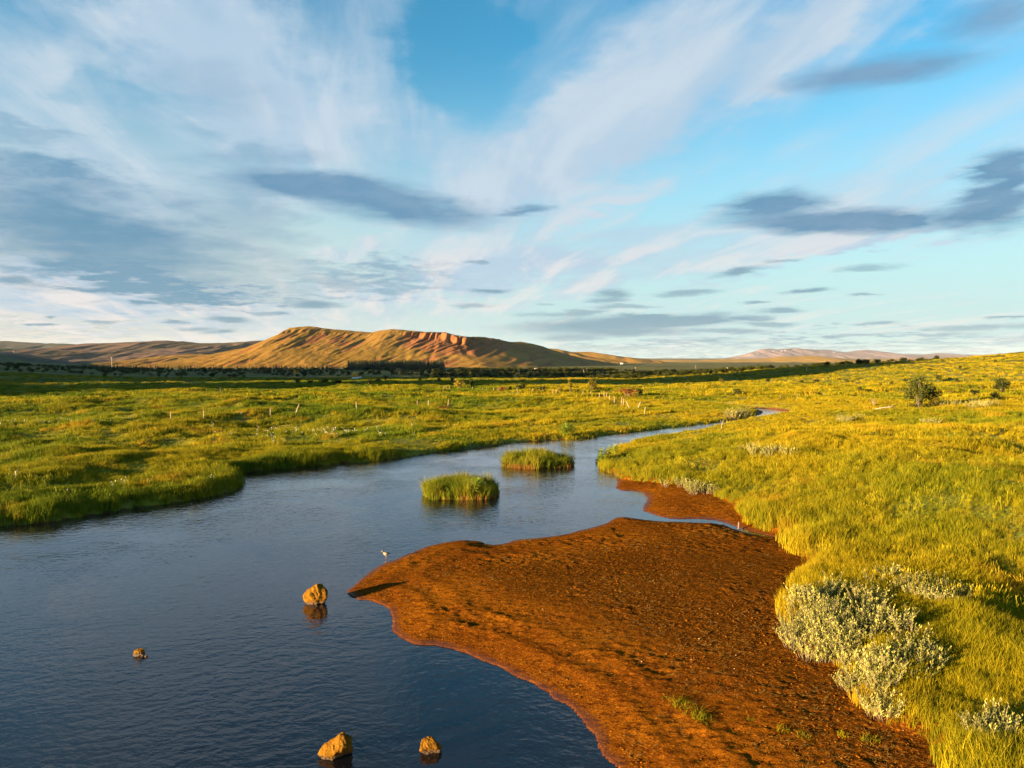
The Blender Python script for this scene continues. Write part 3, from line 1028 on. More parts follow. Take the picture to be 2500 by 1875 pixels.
def seed_tuft(seed):
    rg = random.Random(seed)
    vs, fs = [], []
    for i in range(7):
        a = rg.uniform(0, 6.283); q = rg.uniform(0, .1)
        x, y = q * math.cos(a), q * math.sin(a)
        h = rg.uniform(.36, .58); dx, dy = rg.uniform(-.12, .12), rg.uniform(-.12, .12)
        b = len(vs)
        vs += [(x - .003, y, 0), (x + .003, y, 0), (x + dx - .002, y + dy, h * .75), (x + dx + .002, y + dy, h * .75), (x + dx * 1.2 - .010, y + dy * 1.2, h * .86), (x + dx * 1.2 + .010, y + dy * 1.2, h * .86), (x + dx * 1.4, y + dy * 1.4, h)]
        fs += [(b, b + 1, b + 3, b + 2), (b + 2, b + 3, b + 5, b + 4), (b + 4, b + 5, b + 6)]
    return bpy.data.objects.new('seed_stems', mesh_np('seed_stems', vs, fs, M['grass']))


def sector(r0, r1, spacing, half=43.0):
    area = R(half) * (r1 * r1 - r0 * r0)
    n = int(area / spacing ** 2)
    r = np.sqrt(RNG.uniform(r0 * r0, r1 * r1, n))
    a = RNG.uniform(-R(half), R(half), n)
    return r * np.sin(a), r * np.cos(a)


def grass_band(name, r0, r1, sp, col, s0, s1, label):
    x, y = sector(r0, r1, sp)
    z, dW, dN = terrain(x, y, True)
    wob = 0.22 * fbm(x * 1.7, y * 1.7, 2, 91)
    k = dN + wob > 0.02
    # the short mossy patch in the notch of the bar grows sparse
    x, y, z, dN = x[k], y[k], z[k], dN[k]
    sc = RNG.uniform(s0, s1, len(x)) * (0.62 + 1.3 * (fbm(x / 2.2, y / 2.0, 3, 66) + 0.3))
    sc = np.clip(sc, 0.35, 1.9)
    edge = np.where(dN < 1.2, 1.15, 1.0) * np.where((y > 48) & (dN < 8), 0.5, 1.0)
    hs = sc * edge
    return scatter(name, np.stack([x, y, z], -1), np.stack([sc, sc, hs], -1), col, None, label, 'grass')


grass_band('grass', 9.5, 24, 0.085, grass_near, 0.7, 1.15, 'tall yellow green grass blades nearest the mud bar')
seeds = stock('seed_stems', [seed_tuft(180 + i) for i in range(4)])
x, y = sector(9.5, 46, 0.34)
z, dW, dN = terrain(x, y, True)
k = (dN > .3) & (fbm(x / 3.0, y / 3.0, 3, 61) > .02)
scatter('seeding_grass', np.stack([x[k], y[k], z[k]], -1), RNG.uniform(.7, 1.15, k.sum()), seeds, None, 'thin taller grass stems standing above the bank grass', 'grass', .25)
grass_band('grass', 24, 52, 0.15, grass_near, 0.8, 1.35, 'thick green grass along the river banks')
grass_band('grass', 52, 110, 0.34, grass_mid, 0.8, 1.4, 'golden green grass of the middle meadow')
grass_band('grass', 110, 230, 0.80, grass_far, 0.75, 1.35, 'golden tussock grass around the fence line')
grass_band('grass', 230, 520, 2.3, grass_far, 1.0, 2.0, 'distant tussock grass out on the plain')

# ------------------------------------------------------------------ shape builders
class Shape:
    def __init__(s):
        s.v = []; s.f = []

    def tube(s, pts, rads, n=6, cap=True):
        pts = [Vector(p) for p in pts]
        b0 = len(s.v)
        for i, p in enumerate(pts):
            d = (pts[min(i + 1, len(pts) - 1)] - pts[max(i - 1, 0)]).normalized()
            a = d.orthogonal().normalized() if abs(d.z) < 0.95 else Vector((1, 0, 0))
            a = (a - d * a.dot(d)).normalized()
            c = d.cross(a)
            for k in range(n):
                t = 2 * math.pi * k / n
                q = p + (a * math.cos(t) + c * math.sin(t)) * rads[i]
                s.v.append(tuple(q))
        for i in range(len(pts) - 1):
            for k in range(n):
                a = b0 + i * n + k; b = b0 + i * n + (k + 1) % n
                s.f.append((a, b, b + n, a + n))
        if cap:
            s.f.append(tuple(b0 + k for k in range(n))[::-1])
            e = b0 + (len(pts) - 1) * n
            s.f.append(tuple(e + k for k in range(n)))
        return s

    def box(s, c, d, rz=0.0):
        b = len(s.v)
        for x in (-1, 1):
            for y in (-1, 1):
                for z in (-1, 1):
                    px, py = x * d[0] / 2, y * d[1] / 2
                    s.v.append((c[0] + px * math.cos(rz) - py * math.sin(rz), c[1] + px * math.sin(rz) + py * math.cos(rz), c[2] + z * d[2] / 2))
        s.f += [tuple(b + i for i in q) for q in ((0, 1, 3, 2), (4, 6, 7, 5), (0, 4, 5, 1), (2, 3, 7, 6), (0, 2, 6, 4), (1, 5, 7, 3))]
        return s

    def leaf(s, p, d, up, ln, wd, bend=0.2):
        """a pointed leaf folded along its length"""
        p = Vector(p); d = Vector(d).normalized()
        side = d.cross(Vector(up))
        if side.length < 1e-4:
            side = d.orthogonal()
        side.normalize()
        nrm = side.cross(d)
        b = len(s.v)
        m = p + d * ln * .5 + nrm * (-bend * ln * .25)
        t = p + d * ln - nrm * bend * ln * .0
        s.v += [tuple(p), tuple(m + side * wd * .5), tuple(t), tuple(m - side * wd * .5)]
        s.f += [(b, b + 1, b + 2), (b, b + 2, b + 3)]

    def mesh(s, name, m, smooth=False):
        return mesh_np(name, s.v, s.f, m, smooth)


def rvec(rg):
    while True:
        v = Vector((rg.uniform(-1, 1), rg.uniform(-1, 1), rg.uniform(-1, 1)))
        if 0.05 < v.length < 1:
            return v.normalized()


def bush_proto(seed, leafm, leaves=420, size=0.05, wide=0.55, low=0.08, stems=6, lobes=9, tall=False):
    """unit-height bush: stems and a lumpy leafy crown with gaps"""
    rg = random.Random(seed)
    tr = Shape(); cr = Shape()
    centres = []
    for i in range(stems):
        a = rg.uniform(0, 6.283); r = wide * rg.uniform(0.15, 0.8)
        h = rg.uniform(0.55, 0.95)
        p0 = (0.05 * math.cos(a), 0.05 * math.sin(a), -0.06)
        p1 = (r * .4 * math.cos(a), r * .4 * math.sin(a), h * .45)
        p2 = (r * math.cos(a + .3), r * math.sin(a + .3), h * .92)
        tr.tube([p0, p1, p2], [0.022, 0.014, 0.004], 5)
        for q in range(2):
            b = rg.uniform(0, 6.283)
            e = (p1[0] + .22 * wide * math.cos(b), p1[1] + .22 * wide * math.sin(b), p1[2] + rg.uniform(.1, .3))
            tr.tube([p1, e], [0.010, 0.003], 4)
            centres.append(e)
        centres.append(p2)
    for i in range(lobes):
        a = rg.uniform(0, 6.283); r = wide * math.sqrt(rg.random()) * 0.85
        z = rg.uniform(low + .05, 0.9) * (1 - 0.45 * (r / wide) ** 2)
        centres.append((r * math.cos(a), r * math.sin(a), z))
    cl = [(Vector(c), rg.uniform(0.10, 0.22) * (1 if not tall else .7)) for c in centres]
    for i in range(leaves):
        c, q = rg.choice(cl)
        d = rvec(rg)
        p = c + Vector((d.x, d.y, d.z * .8)) * q * (rg.random() ** 0.45)
        if p.z < low:
            p.z = low + rg.random() * .1
        if p.z > 1.05:
            p.z = 1.0
        cr.leaf(p, rvec(rg), rvec(rg), size * rg.uniform(.7, 1.5), size * rg.uniform(.5, .9))
    return tr.mesh('trunk', M['bark']), cr.mesh('crown', leafm)


BUSH = {
    'dark': [bush_proto(200 + i, M['leaf_dark'], 800, 0.105) for i in range(4)],
    'bigdark': [bush_proto(220 + i, M['leaf_dark'], 3400, 0.05, 0.46, 0.03, 11, 15) for i in range(2)],
    'gold': [bush_proto(240 + i, M['leaf_gold'], 700, 0.095) for i in range(3)],
    'rust': [bush_proto(260 + i, M['leaf_rust'], 850, 0.09, 0.6) for i in range(2)],
    'slim': [bush_proto(280 + i, M['leaf_gold'], 420, 0.075, 0.22, 0.12, 4, 8, True) for i in range(2)],
    'twig': [bush_proto(290 + i, M['leaf_gold'], 60, 0.04, 0.5, 0.2, 12, 3) for i in range(1)],
}


def add_bush(px, py, hpx, wpx, kind, label, group=None, name='birch_bush', cat='bush'):
    h = hit(px, py)
    if h is None:
        return
    p, t = h
    Hm = hpx * p.y / FPX
    Wm = wpx * p.y / FPX
    pr = random.choice(BUSH[kind])
    base_w = {'slim': 0.6}.get(kind, 1.25 if kind != 'bigdark' else 1.05)
    o = empty(name, (p.x, p.y, p.z - 0.05), label, cat, group, random.uniform(0, 6.28))
    sx = Wm / base_w
    o.scale = (sx, sx, Hm)
    obj('trunk', pr[0], o)
    obj('crown', pr[1], o)
    return o


FARG = 'dark bushes scattered over the shaded plain'
FARL = 'small dark bush out on the shaded plain before the flat topped hill'
for px, py, h, w in [(727, 940, 20, 22), (758, 938, 12, 16), (794, 938, 16, 24), (824, 943, 20, 26), (860, 938, 9, 12), (901, 944, 22, 18), (923, 934, 13, 18), (942, 932, 18, 14),
                     (1025, 932, 11, 10), (1072, 933, 14, 14), (1104, 933, 12, 14), (968, 938, 8, 12), (1052, 938, 8, 12), (690, 937, 8, 14), (1000, 942, 8, 12)]:
    add_bush(px, py, h, w, 'dark', FARL, FARG)
add_bush(1122, 951, 28, 36, 'gold', 'wide golden green bush beside a dark bush at the sunlit meadow edge')
add_bush(1152, 951, 30, 18, 'dark', 'narrow dark bush pressed against the wide golden green bush')
add_bush(1226, 957, 16, 28, 'rust', 'small orange bush between two dark green bushes')
add_bush(1246, 955, 14, 14, 'dark', 'little dark bush right beside the small orange bush')
add_bush(1272, 955, 22, 36, 'dark', 'broad dark olive bush standing behind the fence posts')
add_bush(1324, 957, 18, 26, 'dark', 'rounded dark bush midway between the broad olive bush and the slim tree')
add_bush(1367, 960, 16, 22, 'gold', 'low yellow green bush next to the slim tree')
add_bush(1393, 962, 38, 17, 'slim', 'slim pale young birch standing alone behind the fence posts', name='birch_tree', cat='tree')
add_bush(1444, 953, 29, 30, 'gold', 'light green airy bush with a taller tip')
add_bush(1453, 956, 32, 12, 'slim', 'thin pale sapling growing out of the light green bush', name='birch_tree', cat='tree')
add_bush(1530, 969, 26, 64, 'rust', 'wide rusty orange brown bush on the golden meadow')
add_bush(1562, 968, 22, 18, 'dark', 'dark bush touching the end of the rusty orange bush')
add_bush(1800, 967, 20, 38, 'dark', 'dark rounded bush by the far bend of the river')
add_bush(1081, 1000, 9, 62, 'rust', 'low wide orange scrub patch in the golden meadow')
add_bush(538, 961, 22, 16, 'twig', 'thin pale twiggy shrub at the edge of the shade')
add_bush(2134, 992, 26, 42, 'twig', 'bare twiggy golden shrub near the fallen branch')
add_bush(2244, 998, 88, 84, 'bigdark', 'tall dense dark green bush, largest on the golden rising meadow', name='birch_tree', cat='bush')
add_bush(2276, 996, 56, 56, 'gold', 'yellowish bush leaning against the largest dark bush')
add_bush(2290, 936, 24, 20, 'dark', 'small dark bush just behind the largest dark bush')
add_bush(2335, 936, 15, 14, 'dark', 'tiny dark bush up the slope past the largest dark bush')
add_bush(2446, 962, 44, 48, 'bigdark', 'mid sized dark bush with a pale top near the meadow rise')
add_bush(2426, 976, 22, 30, 'dark', 'low dark bush at the foot of the mid sized bush')
add_bush(2344, 904, 14, 11, 'dark', 'lone dark bush high on the meadow rise')
RG = 'small bushes dotted over the golden rising meadow'
RL = 'small bush dotted on the golden meadow rising from the mud bar bank'
for px, py, h, w, k in [(1762, 938, 15, 22, 'gold'), (1874, 934, 12, 16, 'dark'), (1957, 936, 9, 14, 'dark'), (1993, 934, 10, 22, 'dark'), (2067, 934, 10, 12, 'dark'), (2100, 957, 16, 18, 'dark'),
                        (2150, 946, 12, 10, 'dark'), (2176, 941, 12, 12, 'dark'), (1798, 935, 7, 12, 'gold'), (1930, 939, 7, 12, 'gold'), (2050, 930, 7, 12, 'dark'), (1680, 942, 8, 12, 'dark'),
                        (2134, 1070, 18, 20, 'dark'), (2446, 1062, 22, 14, 'dark'), (2380, 968, 20, 26, 'dark'), (2230, 920, 9, 14, 'gold'), (1650, 938, 6, 10, 'dark'), (2395, 950, 12, 18, 'gold'),
                        (1996, 988, 8, 16, 'gold'), (1905, 978, 8, 14, 'gold'), (2320, 960, 14, 22, 'gold'), (2180, 970, 10, 18, 'gold'), (2270, 905, 8, 14, 'dark'), (2430, 885, 8, 12, 'dark'), (2210, 932, 8, 12, 'dark')]:
    add_bush(px, py, h, w, k, ('dark ' if k == 'dark' else 'yellow green ') + RL, RG + ', ' + k)

# ------------------------------------------------------------------ low willows with silvery leaves
def willow_proto(seed, h=0.5, w=0.42, twigs=16, per=15):
    rg = random.Random(seed)
    st = Shape(); lf = Shape()
    for i in range(twigs):
        a = rg.uniform(0, 6.283); r = w * math.sqrt(rg.random())
        hh = h * rg.uniform(.55, 1.1)
        p0 = Vector((r * .3 * math.cos(a), r * .3 * math.sin(a), -0.05))
        p1 = Vector((r * math.cos(a), r * math.sin(a), hh))
        st.tube([p0, (p0 + p1) * .5 + Vector((0, 0, .05)), p1], [.008, .006, .003], 4)
        for k in range(per):
            t = .4 + .62 * k / per
            p = p0.lerp(p1, t) + Vector((rg.uniform(-.02, .02), rg.uniform(-.02, .02), 0))
            d = rvec(rg); d.z = abs(d.z) * .8 + .35
            lf.leaf(p, d, (0, 0, 1), rg.uniform(.05, .085), rg.uniform(.022, .034), .3)
    return st.mesh('stem', M['bark']), lf.mesh('foliage', M['willow'])


WIL = [willow_proto(300 + i) for i in range(6)]


def willow(px, py, s, label, group):
    h = hit(px, py)
    if h is None:
        return
    p = h[0]
    pr = random.choice(WIL)
    o = empty('willow_shrub', (p.x, p.y, p.z), label, 'shrub', group, random.uniform(0, 6.28), s)
    obj('stem', pr[0], o)
    obj('foliage', pr[1], o)


rw = random.Random(5)
def patch(cx, cy, rx, ry, rot, n, s0, s1, label, group):
    for i in range(n):
        a = rw.uniform(0, 6.283); q = math.sqrt(rw.random())
        u, v = rx * q * math.cos(a), ry * q * math.sin(a)
        c, s = math.cos(R(rot)), math.sin(R(rot))
        willow(cx + u * c - v * s, cy + u * s + v * c, rw.uniform(s0, s1), label, group)


patch(1990, 1545, 95, 70, 40, 34, .75, 1.1, 'silvery leaved low willow massed at the grass edge above the mud bar', 'willows massed along the mud bar edge')
patch(2110, 1560, 180, 85, 32, 60, .85, 1.2, 'small pale willow scattered through the grass above the massed willows', 'willows scattered in the bank grass')
patch(2110, 1680, 110, 45, 52, 30, .6, .9, 'small grey green willow in the grass down the lower mud bar edge', 'willows down the lower mud bar edge')
patch(2240, 1450, 130, 26, 14, 22, .7, 1.0, 'white tipped willow in the pale arc above the long yellow grass', 'willows in the pale arc')
patch(2440, 1810, 60, 50, 30, 16, .6, .95, 'sparse pale willow deep in the shaded green grass', 'willows in the shaded grass')
patch(1690, 1200, 70, 9, 8, 12, .9, 1.3, 'pale leafy willow lining the back of the small mud flat', 'willows behind the small mud flat')
patch(2075, 1030, 34, 7, 0, 8, 1.0, 1.6, 'whitish willow clump in the sunlit middle of the golden rising meadow', 'whitish willows in the golden rising meadow')
patch(2265, 1036, 26, 6, 0, 6, 1.0, 1.6, 'whitish willow below the largest dark bush', 'whitish willows below the largest bush')
patch(1810, 1022, 34, 7, 0, 8, 1.6, 2.6, 'bright willow on the bank at the far river bend', 'bright willows at the river bend')
patch(2370, 995, 85, 8, 2, 14, 1.2, 2.0, 'low spreading willow at the foot of the largest dark bush', 'spreading willows by the largest bush')
patch(1870, 1115, 60, 12, 8, 10, 1.0, 1.5, 'grey willow beside the trodden line in the bank grass', 'grey willows on the bank')

# ------------------------------------------------------------------ angelica
def angelica_proto(seed, h=0.75):
    rg = random.Random(seed)
    st = Shape(); lf = Shape(); um = Shape()
    for i in range(4):
        a = rg.uniform(0, 6.283); r = rg.uniform(.08, .28)
        p1 = Vector((r * math.cos(a), r * math.sin(a), h * rg.uniform(.8, 1.15)))
        st.tube([(0, 0, -.05), p1 * .5, p1], [.02, .016, .01], 6)
        for k in range(26):
            d = rvec(rg); d.z = abs(d.z) * .7
            e = p1 + d.normalized() * rg.uniform(.05, .12)
            um.leaf(e, rvec(rg), (0, 0, 1), .04, .035)
        for k in range(26):
            t = rg.uniform(.3, .95); b = rg.uniform(0, 6.283)
            p = p1 * t + Vector((math.cos(b), math.sin(b), 0)) * rg.uniform(.02, .18)
            d = Vector((math.cos(b), math.sin(b), rg.uniform(-.2, .6)))
            lf.leaf(p, d, (0, 0, 1), rg.uniform(.13, .22), rg.uniform(.08, .13), .4)
    return st.mesh('stem', M['angelica']), lf.mesh('foliage', M['angelica']), um.mesh('flower_head', M['angelica'])


ANGELICA = [angelica_proto(400 + i) for i in range(3)]


def angelica(loc, s, label, group=None):
    pr = random.choice(ANGELICA)
    o = empty('angelica_plant', loc, label, 'plant', group, random.uniform(0, 6.28), s)
    for nm, me in zip(('stem', 'foliage', 'flower_head'), pr):
        obj(nm, me, o)


# ------------------------------------------------------------------ islets in the river
def islet(cx, cy, rx, ry, label, seed):
    o = empty('grassy_islet', (cx, cy, 0), label, 'islet')
    n = 40; rings = [(0, .26), (.5, .24), (.75, .18), (.90, .09), (.96, -.02), (1.06, -.5), (1.15, -1.2)]
    vs, fs = [(0, 0, .26)], []
    for q, z in rings[1:]:
        for k in range(n):
            a = 6.283 * k / n
            w = 1 + .06 * math.sin(3 * a + seed) + .05 * math.sin(5 * a + 2 * seed)
            vs.append((rx * q * w * math.cos(a), ry * q * w * math.sin(a), z + random.uniform(-.015, .015)))
    for k in range(n):
        fs.append((0, 1 + k, 1 + (k + 1) % n))
    for i in range(len(rings) - 2):
        for k in range(n):
            a = 1 + i * n + k; b = 1 + i * n + (k + 1) % n
            fs.append((a, a + n, b + n, b))
    me = mesh_np('mound', vs, fs, M['mud'], True)
    attr(me, 'wet', np.where(np.array(vs)[:, 2] < .12, 0.8, 0.2))
    obj('mound', me, o)
    g = np.random.default_rng(seed)
    m = 900
    a = g.uniform(0, 6.283, m); q = np.sqrt(g.uniform(0, 1, m)) * .98
    w = 1 + .06 * np.sin(3 * a + seed) + .05 * np.sin(5 * a + 2 * seed)
    pts = np.stack([rx * q * w * np.cos(a), ry * q * w * np.sin(a), .01 + .24 * (1 - q ** 3)], -1)
    scatter('sedge', pts, g.uniform(.6, 1.35, m) * (1 + .5 * fbm(pts[:, 0] * 1.6, pts[:, 1] * 1.6, 2, seed)), grass_sedge, o, tilt=.38, rg=g)
    a = g.uniform(0, 6.283, 220)
    a = a[vnoise(a * 1.6, a * 0, seed) > -.12]
    m = len(a); q = g.uniform(.95, 1.02, m)
    w = 1 + .06 * np.sin(3 * a + seed) + .05 * np.sin(5 * a + 2 * seed)
    pts = np.stack([rx * q * w * np.cos(a), ry * q * w * np.sin(a), np.full(m, .03)], -1)
    scatter('dead_grass_fringe', pts, g.uniform(.7, 1.15, m), grass_dry, o, tilt=.3, rg=g)
    return o


islet(-2.62, 34.6, 1.88, 1.5, 'grassy islet with a broad leaved plant growing on one end', 3)
islet(1.62, 44.2, 2.2, 1.7, 'wide flat grassy islet beside the headland', 8)
for dx, dy, s in ((.75, -1.15, 1.0), (1.05, -.9, 1.05), (.6, -.8, 1.1), (1.25, -.75, .8)):
    angelica((-2.62 + dx, 34.6 + dy, .15), s, 'bright broad leaved plant on the end of the islet nearer the mud bar point', 'plants on the nearer islet')
for px, py, s in ((1470, 1128, 1.), (1482, 1120, 1.05), (1466, 1136, .85), (1500, 1112, .9)):
    h = hit(px, py)[0]
    angelica((h.x, h.y, max(h.z, .1)), s, 'yellow green broad leaved plant on the tip of the headland', 'plants on the headland tip')
for px, py, s in ((1385, 1066, 1.5), (1398, 1064, 1.3), (1375, 1067, 1.1)):
    h = hit(px, py)[0]
    angelica((h.x, h.y, max(h.z, .1)), s, 'bright leafy plant on the green bank facing the islets', 'plants on the green bank')

# ------------------------------------------------------------------ boulders
import bmesh
def boulder(px, py, wpx, hpx, seed, label, squash=0.8, planes=12, sink=0.3, rz=0.0, lean=0.0):
    x, y = G(px, py)
    W = wpx * y / FPX; H = hpx * y / FPX
    bm = bmesh.new()
    bmesh.ops.create_icosphere(bm, subdivisions=5, radius=1.0)
    v = np.array([q.co[:] for q in bm.verts])
    f = np.array([[q.index for q in p.verts] for p in bm.faces])
    bm.free()
    rg = np.random.default_rng(seed)
    n = rg.normal(size=(planes, 3)); n /= np.linalg.norm(n, axis=1)[:, None]
    d = rg.uniform(.62, .95, planes)
    r = np.full(len(v), 1.0)
    for i in range(planes):
        c = v @ n[i]
        r = np.where(c > 1e-3, np.minimum(r, d[i] / np.maximum(c, 1e-3)), r)
    no = fbm(v[:, 0] * 3 + v[:, 2] * 2, v[:, 1] * 3 - v[:, 2] * 2.4, 5, seed, .6)
    r = r * (1 + .22 * no)
    v = v * r[:, None]
    v[:, 0] += lean * v[:, 2]
    v = v / np.array([np.ptp(v[:, 0]), np.ptp(v[:, 0]), np.ptp(v[:, 2])])
    c, s = math.cos(rz), math.sin(rz)
    v[:, 2] -= v[:, 2].min()
    full = H / (1 - sink)
    v = np.stack([(v[:, 0] * c - v[:, 1] * s) * W, (v[:, 0] * s + v[:, 1] * c) * W * squash, v[:, 2] * full - full * sink], -1)
    me = mesh_np('boulder', v, f, M['rock'], False)
    o = obj('boulder', me, None, label, 'boulder', None)
    o.location = (x, y + W * squash * .4, 0)
    return o


boulder(769, 1478, 64, 50, 21, 'tall rounded boulder in the water by the point of the mud bar', .8, 14, .2)
boulder(816, 1858, 84, 58, 35, 'largest angular wedge shaped boulder in the river with a ridged top', .8, 9, .2, 0.0, .25)
boulder(1046, 1843, 58, 33, 27, 'flat topped medium boulder in the dark water near the mud bar', .8, 10, .3)
boulder(337, 1603, 30, 15, 48, 'tiny boulder alone in the open water', .8, 10, .35)
boulder(355, 1605, 9, 5, 50, 'pebble sized stone touching the tiny boulder', .8, 10, .4)

# ------------------------------------------------------------------ mud bar litter
def clod(seed, m, flat=.6):
    rg = random.Random(seed)
    bm = bmesh.new()
    bmesh.ops.create_icosphere(bm, subdivisions=1, radius=1.0)
    v = [(q.co.x * rg.uniform(.6, 1.1), q.co.y * rg.uniform(.6, 1.1), q.co.z * flat * rg.uniform(.6, 1.1)) for q in bm.verts]
    f = [tuple(q.index for q in p.verts) for p in bm.faces]
    bm.free()
    return bpy.data.objects.new('clod', mesh_np('clod', v, f, m))


def m_clod():
    m, g, out = mat('mud_clod')
    rnd = g.n('ShaderNodeObjectInfo').outputs['Random']
    c = g.mix(rnd, (0.025, 0.009, 0.002), (0.19, 0.068, 0.006))
    c = g.mix(g.rng(rnd, .985, .99), c, (.40, .27, .15))
    g.put(out.inputs[0], pbsdf(g, c, .95, .0))
    return m


M['clod'] = m_clod()
clods = stock('clods', [clod(500 + i, M['clod']) for i in range(4)])


def flat_straw(seed):
    rg = random.Random(seed)
    s = Shape()
    for i in range(7):
        a = rg.uniform(0, 6.283)
        p = Vector((rg.uniform(-.05, .05), rg.uniform(-.05, .05), rg.uniform(.005, .03)))
        s.leaf(p, (math.cos(a), math.sin(a), rg.uniform(-.05, .35)), (0, 0, 1), rg.uniform(.05, .12), .009)
    return bpy.data.objects.new('straw', s.mesh('straw', M['dry']))


straws = stock('straws', [flat_straw(520 + i) for i in range(4)])


def bar_points(n, y0, y1, x0, x1, mind=.25):
    x = RNG.uniform(x0, x1, n)
    y = 1 / RNG.uniform(1 / y1, 1 / y0, n)
    z, dW, dN = terrain(x, y, True)
    k = (dW > mind) & (dN < 0.1)
    x, y, z = x[k], y[k], z[k]
    return np.stack([x, y, z + 0.02], -1)


p = bar_points(50000, 9.5, 42, -6, 12)
scatter('mud_clods', p, np.clip(RNG.gamma(2.0, .006, len(p)), .005, .030), clods, None, 'crumbs of red mud strewn over the bar', 'mud crumbs', .5)
p = bar_points(9000, 9.5, 42, -6, 12)
keep = fbm(p[:, 0] * .7, p[:, 1] * .7, 2, 71) > -0.05
p = p[keep]
scatter('dead_straw', p, RNG.uniform(.5, 1.1, len(p)), straws, None, 'bleached dead straw lying on the mud bar', 'straw', .2)


def m_tuft(i):
    b = blade_tuft('grass_tuft', 70, 0.24, 0.22, 0.014, M['grass'], 600 + i, 1.0)
    return b.data


TUFT = [m_tuft(i) for i in range(3)]
for px, py, s in [(1630, 1712, .7), (1665, 1728, 1.1), (1692, 1747, 1.1), (1719, 1766, 1.0), (1650, 1722, .8), (1706, 1757, .8), (1911, 1786, .7), (1961, 1802, .7), (2057, 1797, .6), (2122, 1812, .9), (1109, 1477, .5), (1064, 1461, .4), (1580, 1700, .4), (1830, 1760, .4)]:
    h = hit(px, py)[0]
    o = obj('grass_tuft', random.choice(TUFT), None, 'small yellow green grass tuft growing on the red mud bar', 'grass tuft', 'grass tufts on the mud bar')
    o.location = h; o.rotation_euler = (0, 0, random.uniform(0, 6.28)); o.scale = (s * .8, s * .8, s * .6)

# ------------------------------------------------------------------ white cotton heads in the greener meadow
def cotton(seed):
    rg = random.Random(seed)
    s = Shape()
    for i in range(3):
        x, y = rg.uniform(-.12, .12), rg.uniform(-.12, .12)
        h = rg.uniform(.45, .62)
        s.tube([(x, y, h * .6), (x, y, h)], [.0015, .001], 3)
        for k in range(8):
            s.leaf((x, y, h), rvec(rg), rvec(rg), .03, .022)
    return bpy.data.objects.new('cotton_head', s.mesh('cotton_head', M['petal']))


cot = stock('cotton', [cotton(700 + i) for i in range(3)])
pts = []
for (cx, cy, rx, ry, n) in ((120, 1035, 160, 8, 34), (760, 1052, 220, 18, 70), (300, 1200, 200, 14, 5), (520, 1180, 60, 12, 5)):
    for i in range(n):
        h = G(cx + RNG.normal() * rx * .6, cy + RNG.normal() * ry * .6, .5)
        pts.append(h)
pts = np.array(pts)
z, dW, dN = terrain(pts[:, 0], pts[:, 1], True)
k = dN > .5
scatter('cotton_grass', np.stack([pts[k, 0], pts[k, 1], z[k]], -1), RNG.uniform(.7, 1.2, k.sum()), cot, None, 'white cotton grass heads sprinkled over the meadow', 'flowers')

# ------------------------------------------------------------------ fence posts
def post_mesh(seed):
    rg = random.Random(seed)
    s = Shape()
    s.tube([(0, 0, -.15), (rg.uniform(-.01, .01), 0, .5), (rg.uniform(-.02, .02), rg.uniform(-.02, .02), .98), (0, 0, 1.03)], [.055, .05, .046, .02], 8)
    return s.mesh('fence_post', M['wood'])


POST = [post_mesh(i) for i in range(3)]
PL = [(1153.5, 954), (1179, 957), (1205, 957), (1216, 958), (1234, 957), (1263, 960), (1300, 961), (1325, 959), (1349, 963), (1358, 964), (1423, 967), (1442, 969), (1462.7, 973), (1475, 972), (1480, 973),
      (1488, 981), (1500, 985), (1517.7, 986), (1522, 990), (1574, 1013), (870.6, 1001), (1019, 994), (1046, 993), (1094, 992), (1084, 953), (1090, 953), (1153, 955), (418, 1028), (498, 1024), (660, 1017), (1098, 953)]
for i, (px, py) in enumerate(PL):
    h = hit(px, py)
    if h is None:
        continue
    if i < 20:
        lg = ('weathered fence post in the broken row leading down to the river bend', 'fence posts in the broken row')
    elif py > 985:
        lg = ('lone weathered fence post out in the open greener meadow', 'lone fence posts in the greener meadow')
    else:
        lg = ('short fence post beside the wide golden green bush', 'fence posts by the golden green bush')
    o = obj('fence_post', POST[i % 3], None, lg[0], 'fence post', lg[1])
    o.location = h[0]
    s = 0.95
    o.scale = (s, s, s)
    o.rotation_euler = (random.uniform(-.06, .06), random.uniform(-.06, .06), random.uniform(0, 6))
for px, py, tilt, lab in ((1540, 1001, -.5, 'broken fence post leaning far over near the river bend'), (1555, 1004, .35, 'pale fence post leaning slightly near the river bend'), (721, 1013, .35, 'leaning pale fence post alone in the greener meadow')):
    h = hit(px, py)[0]
    o = obj('fence_post', POST[1], None, lab, 'fence post')
    o.location = h; o.scale = (1.2, 1.2, 1.25); o.rotation_euler = (0, tilt, 0)
h = G(1803, 1293)
STK = POST[0].copy(); STK.materials[0] = M['roof']
o = obj('wooden_stake', STK, None, 'short brown stake standing in the narrow stream by the grass', 'stake')
o.location = (h[0], h[1], -.12); o.scale = (.75, .75, .42)

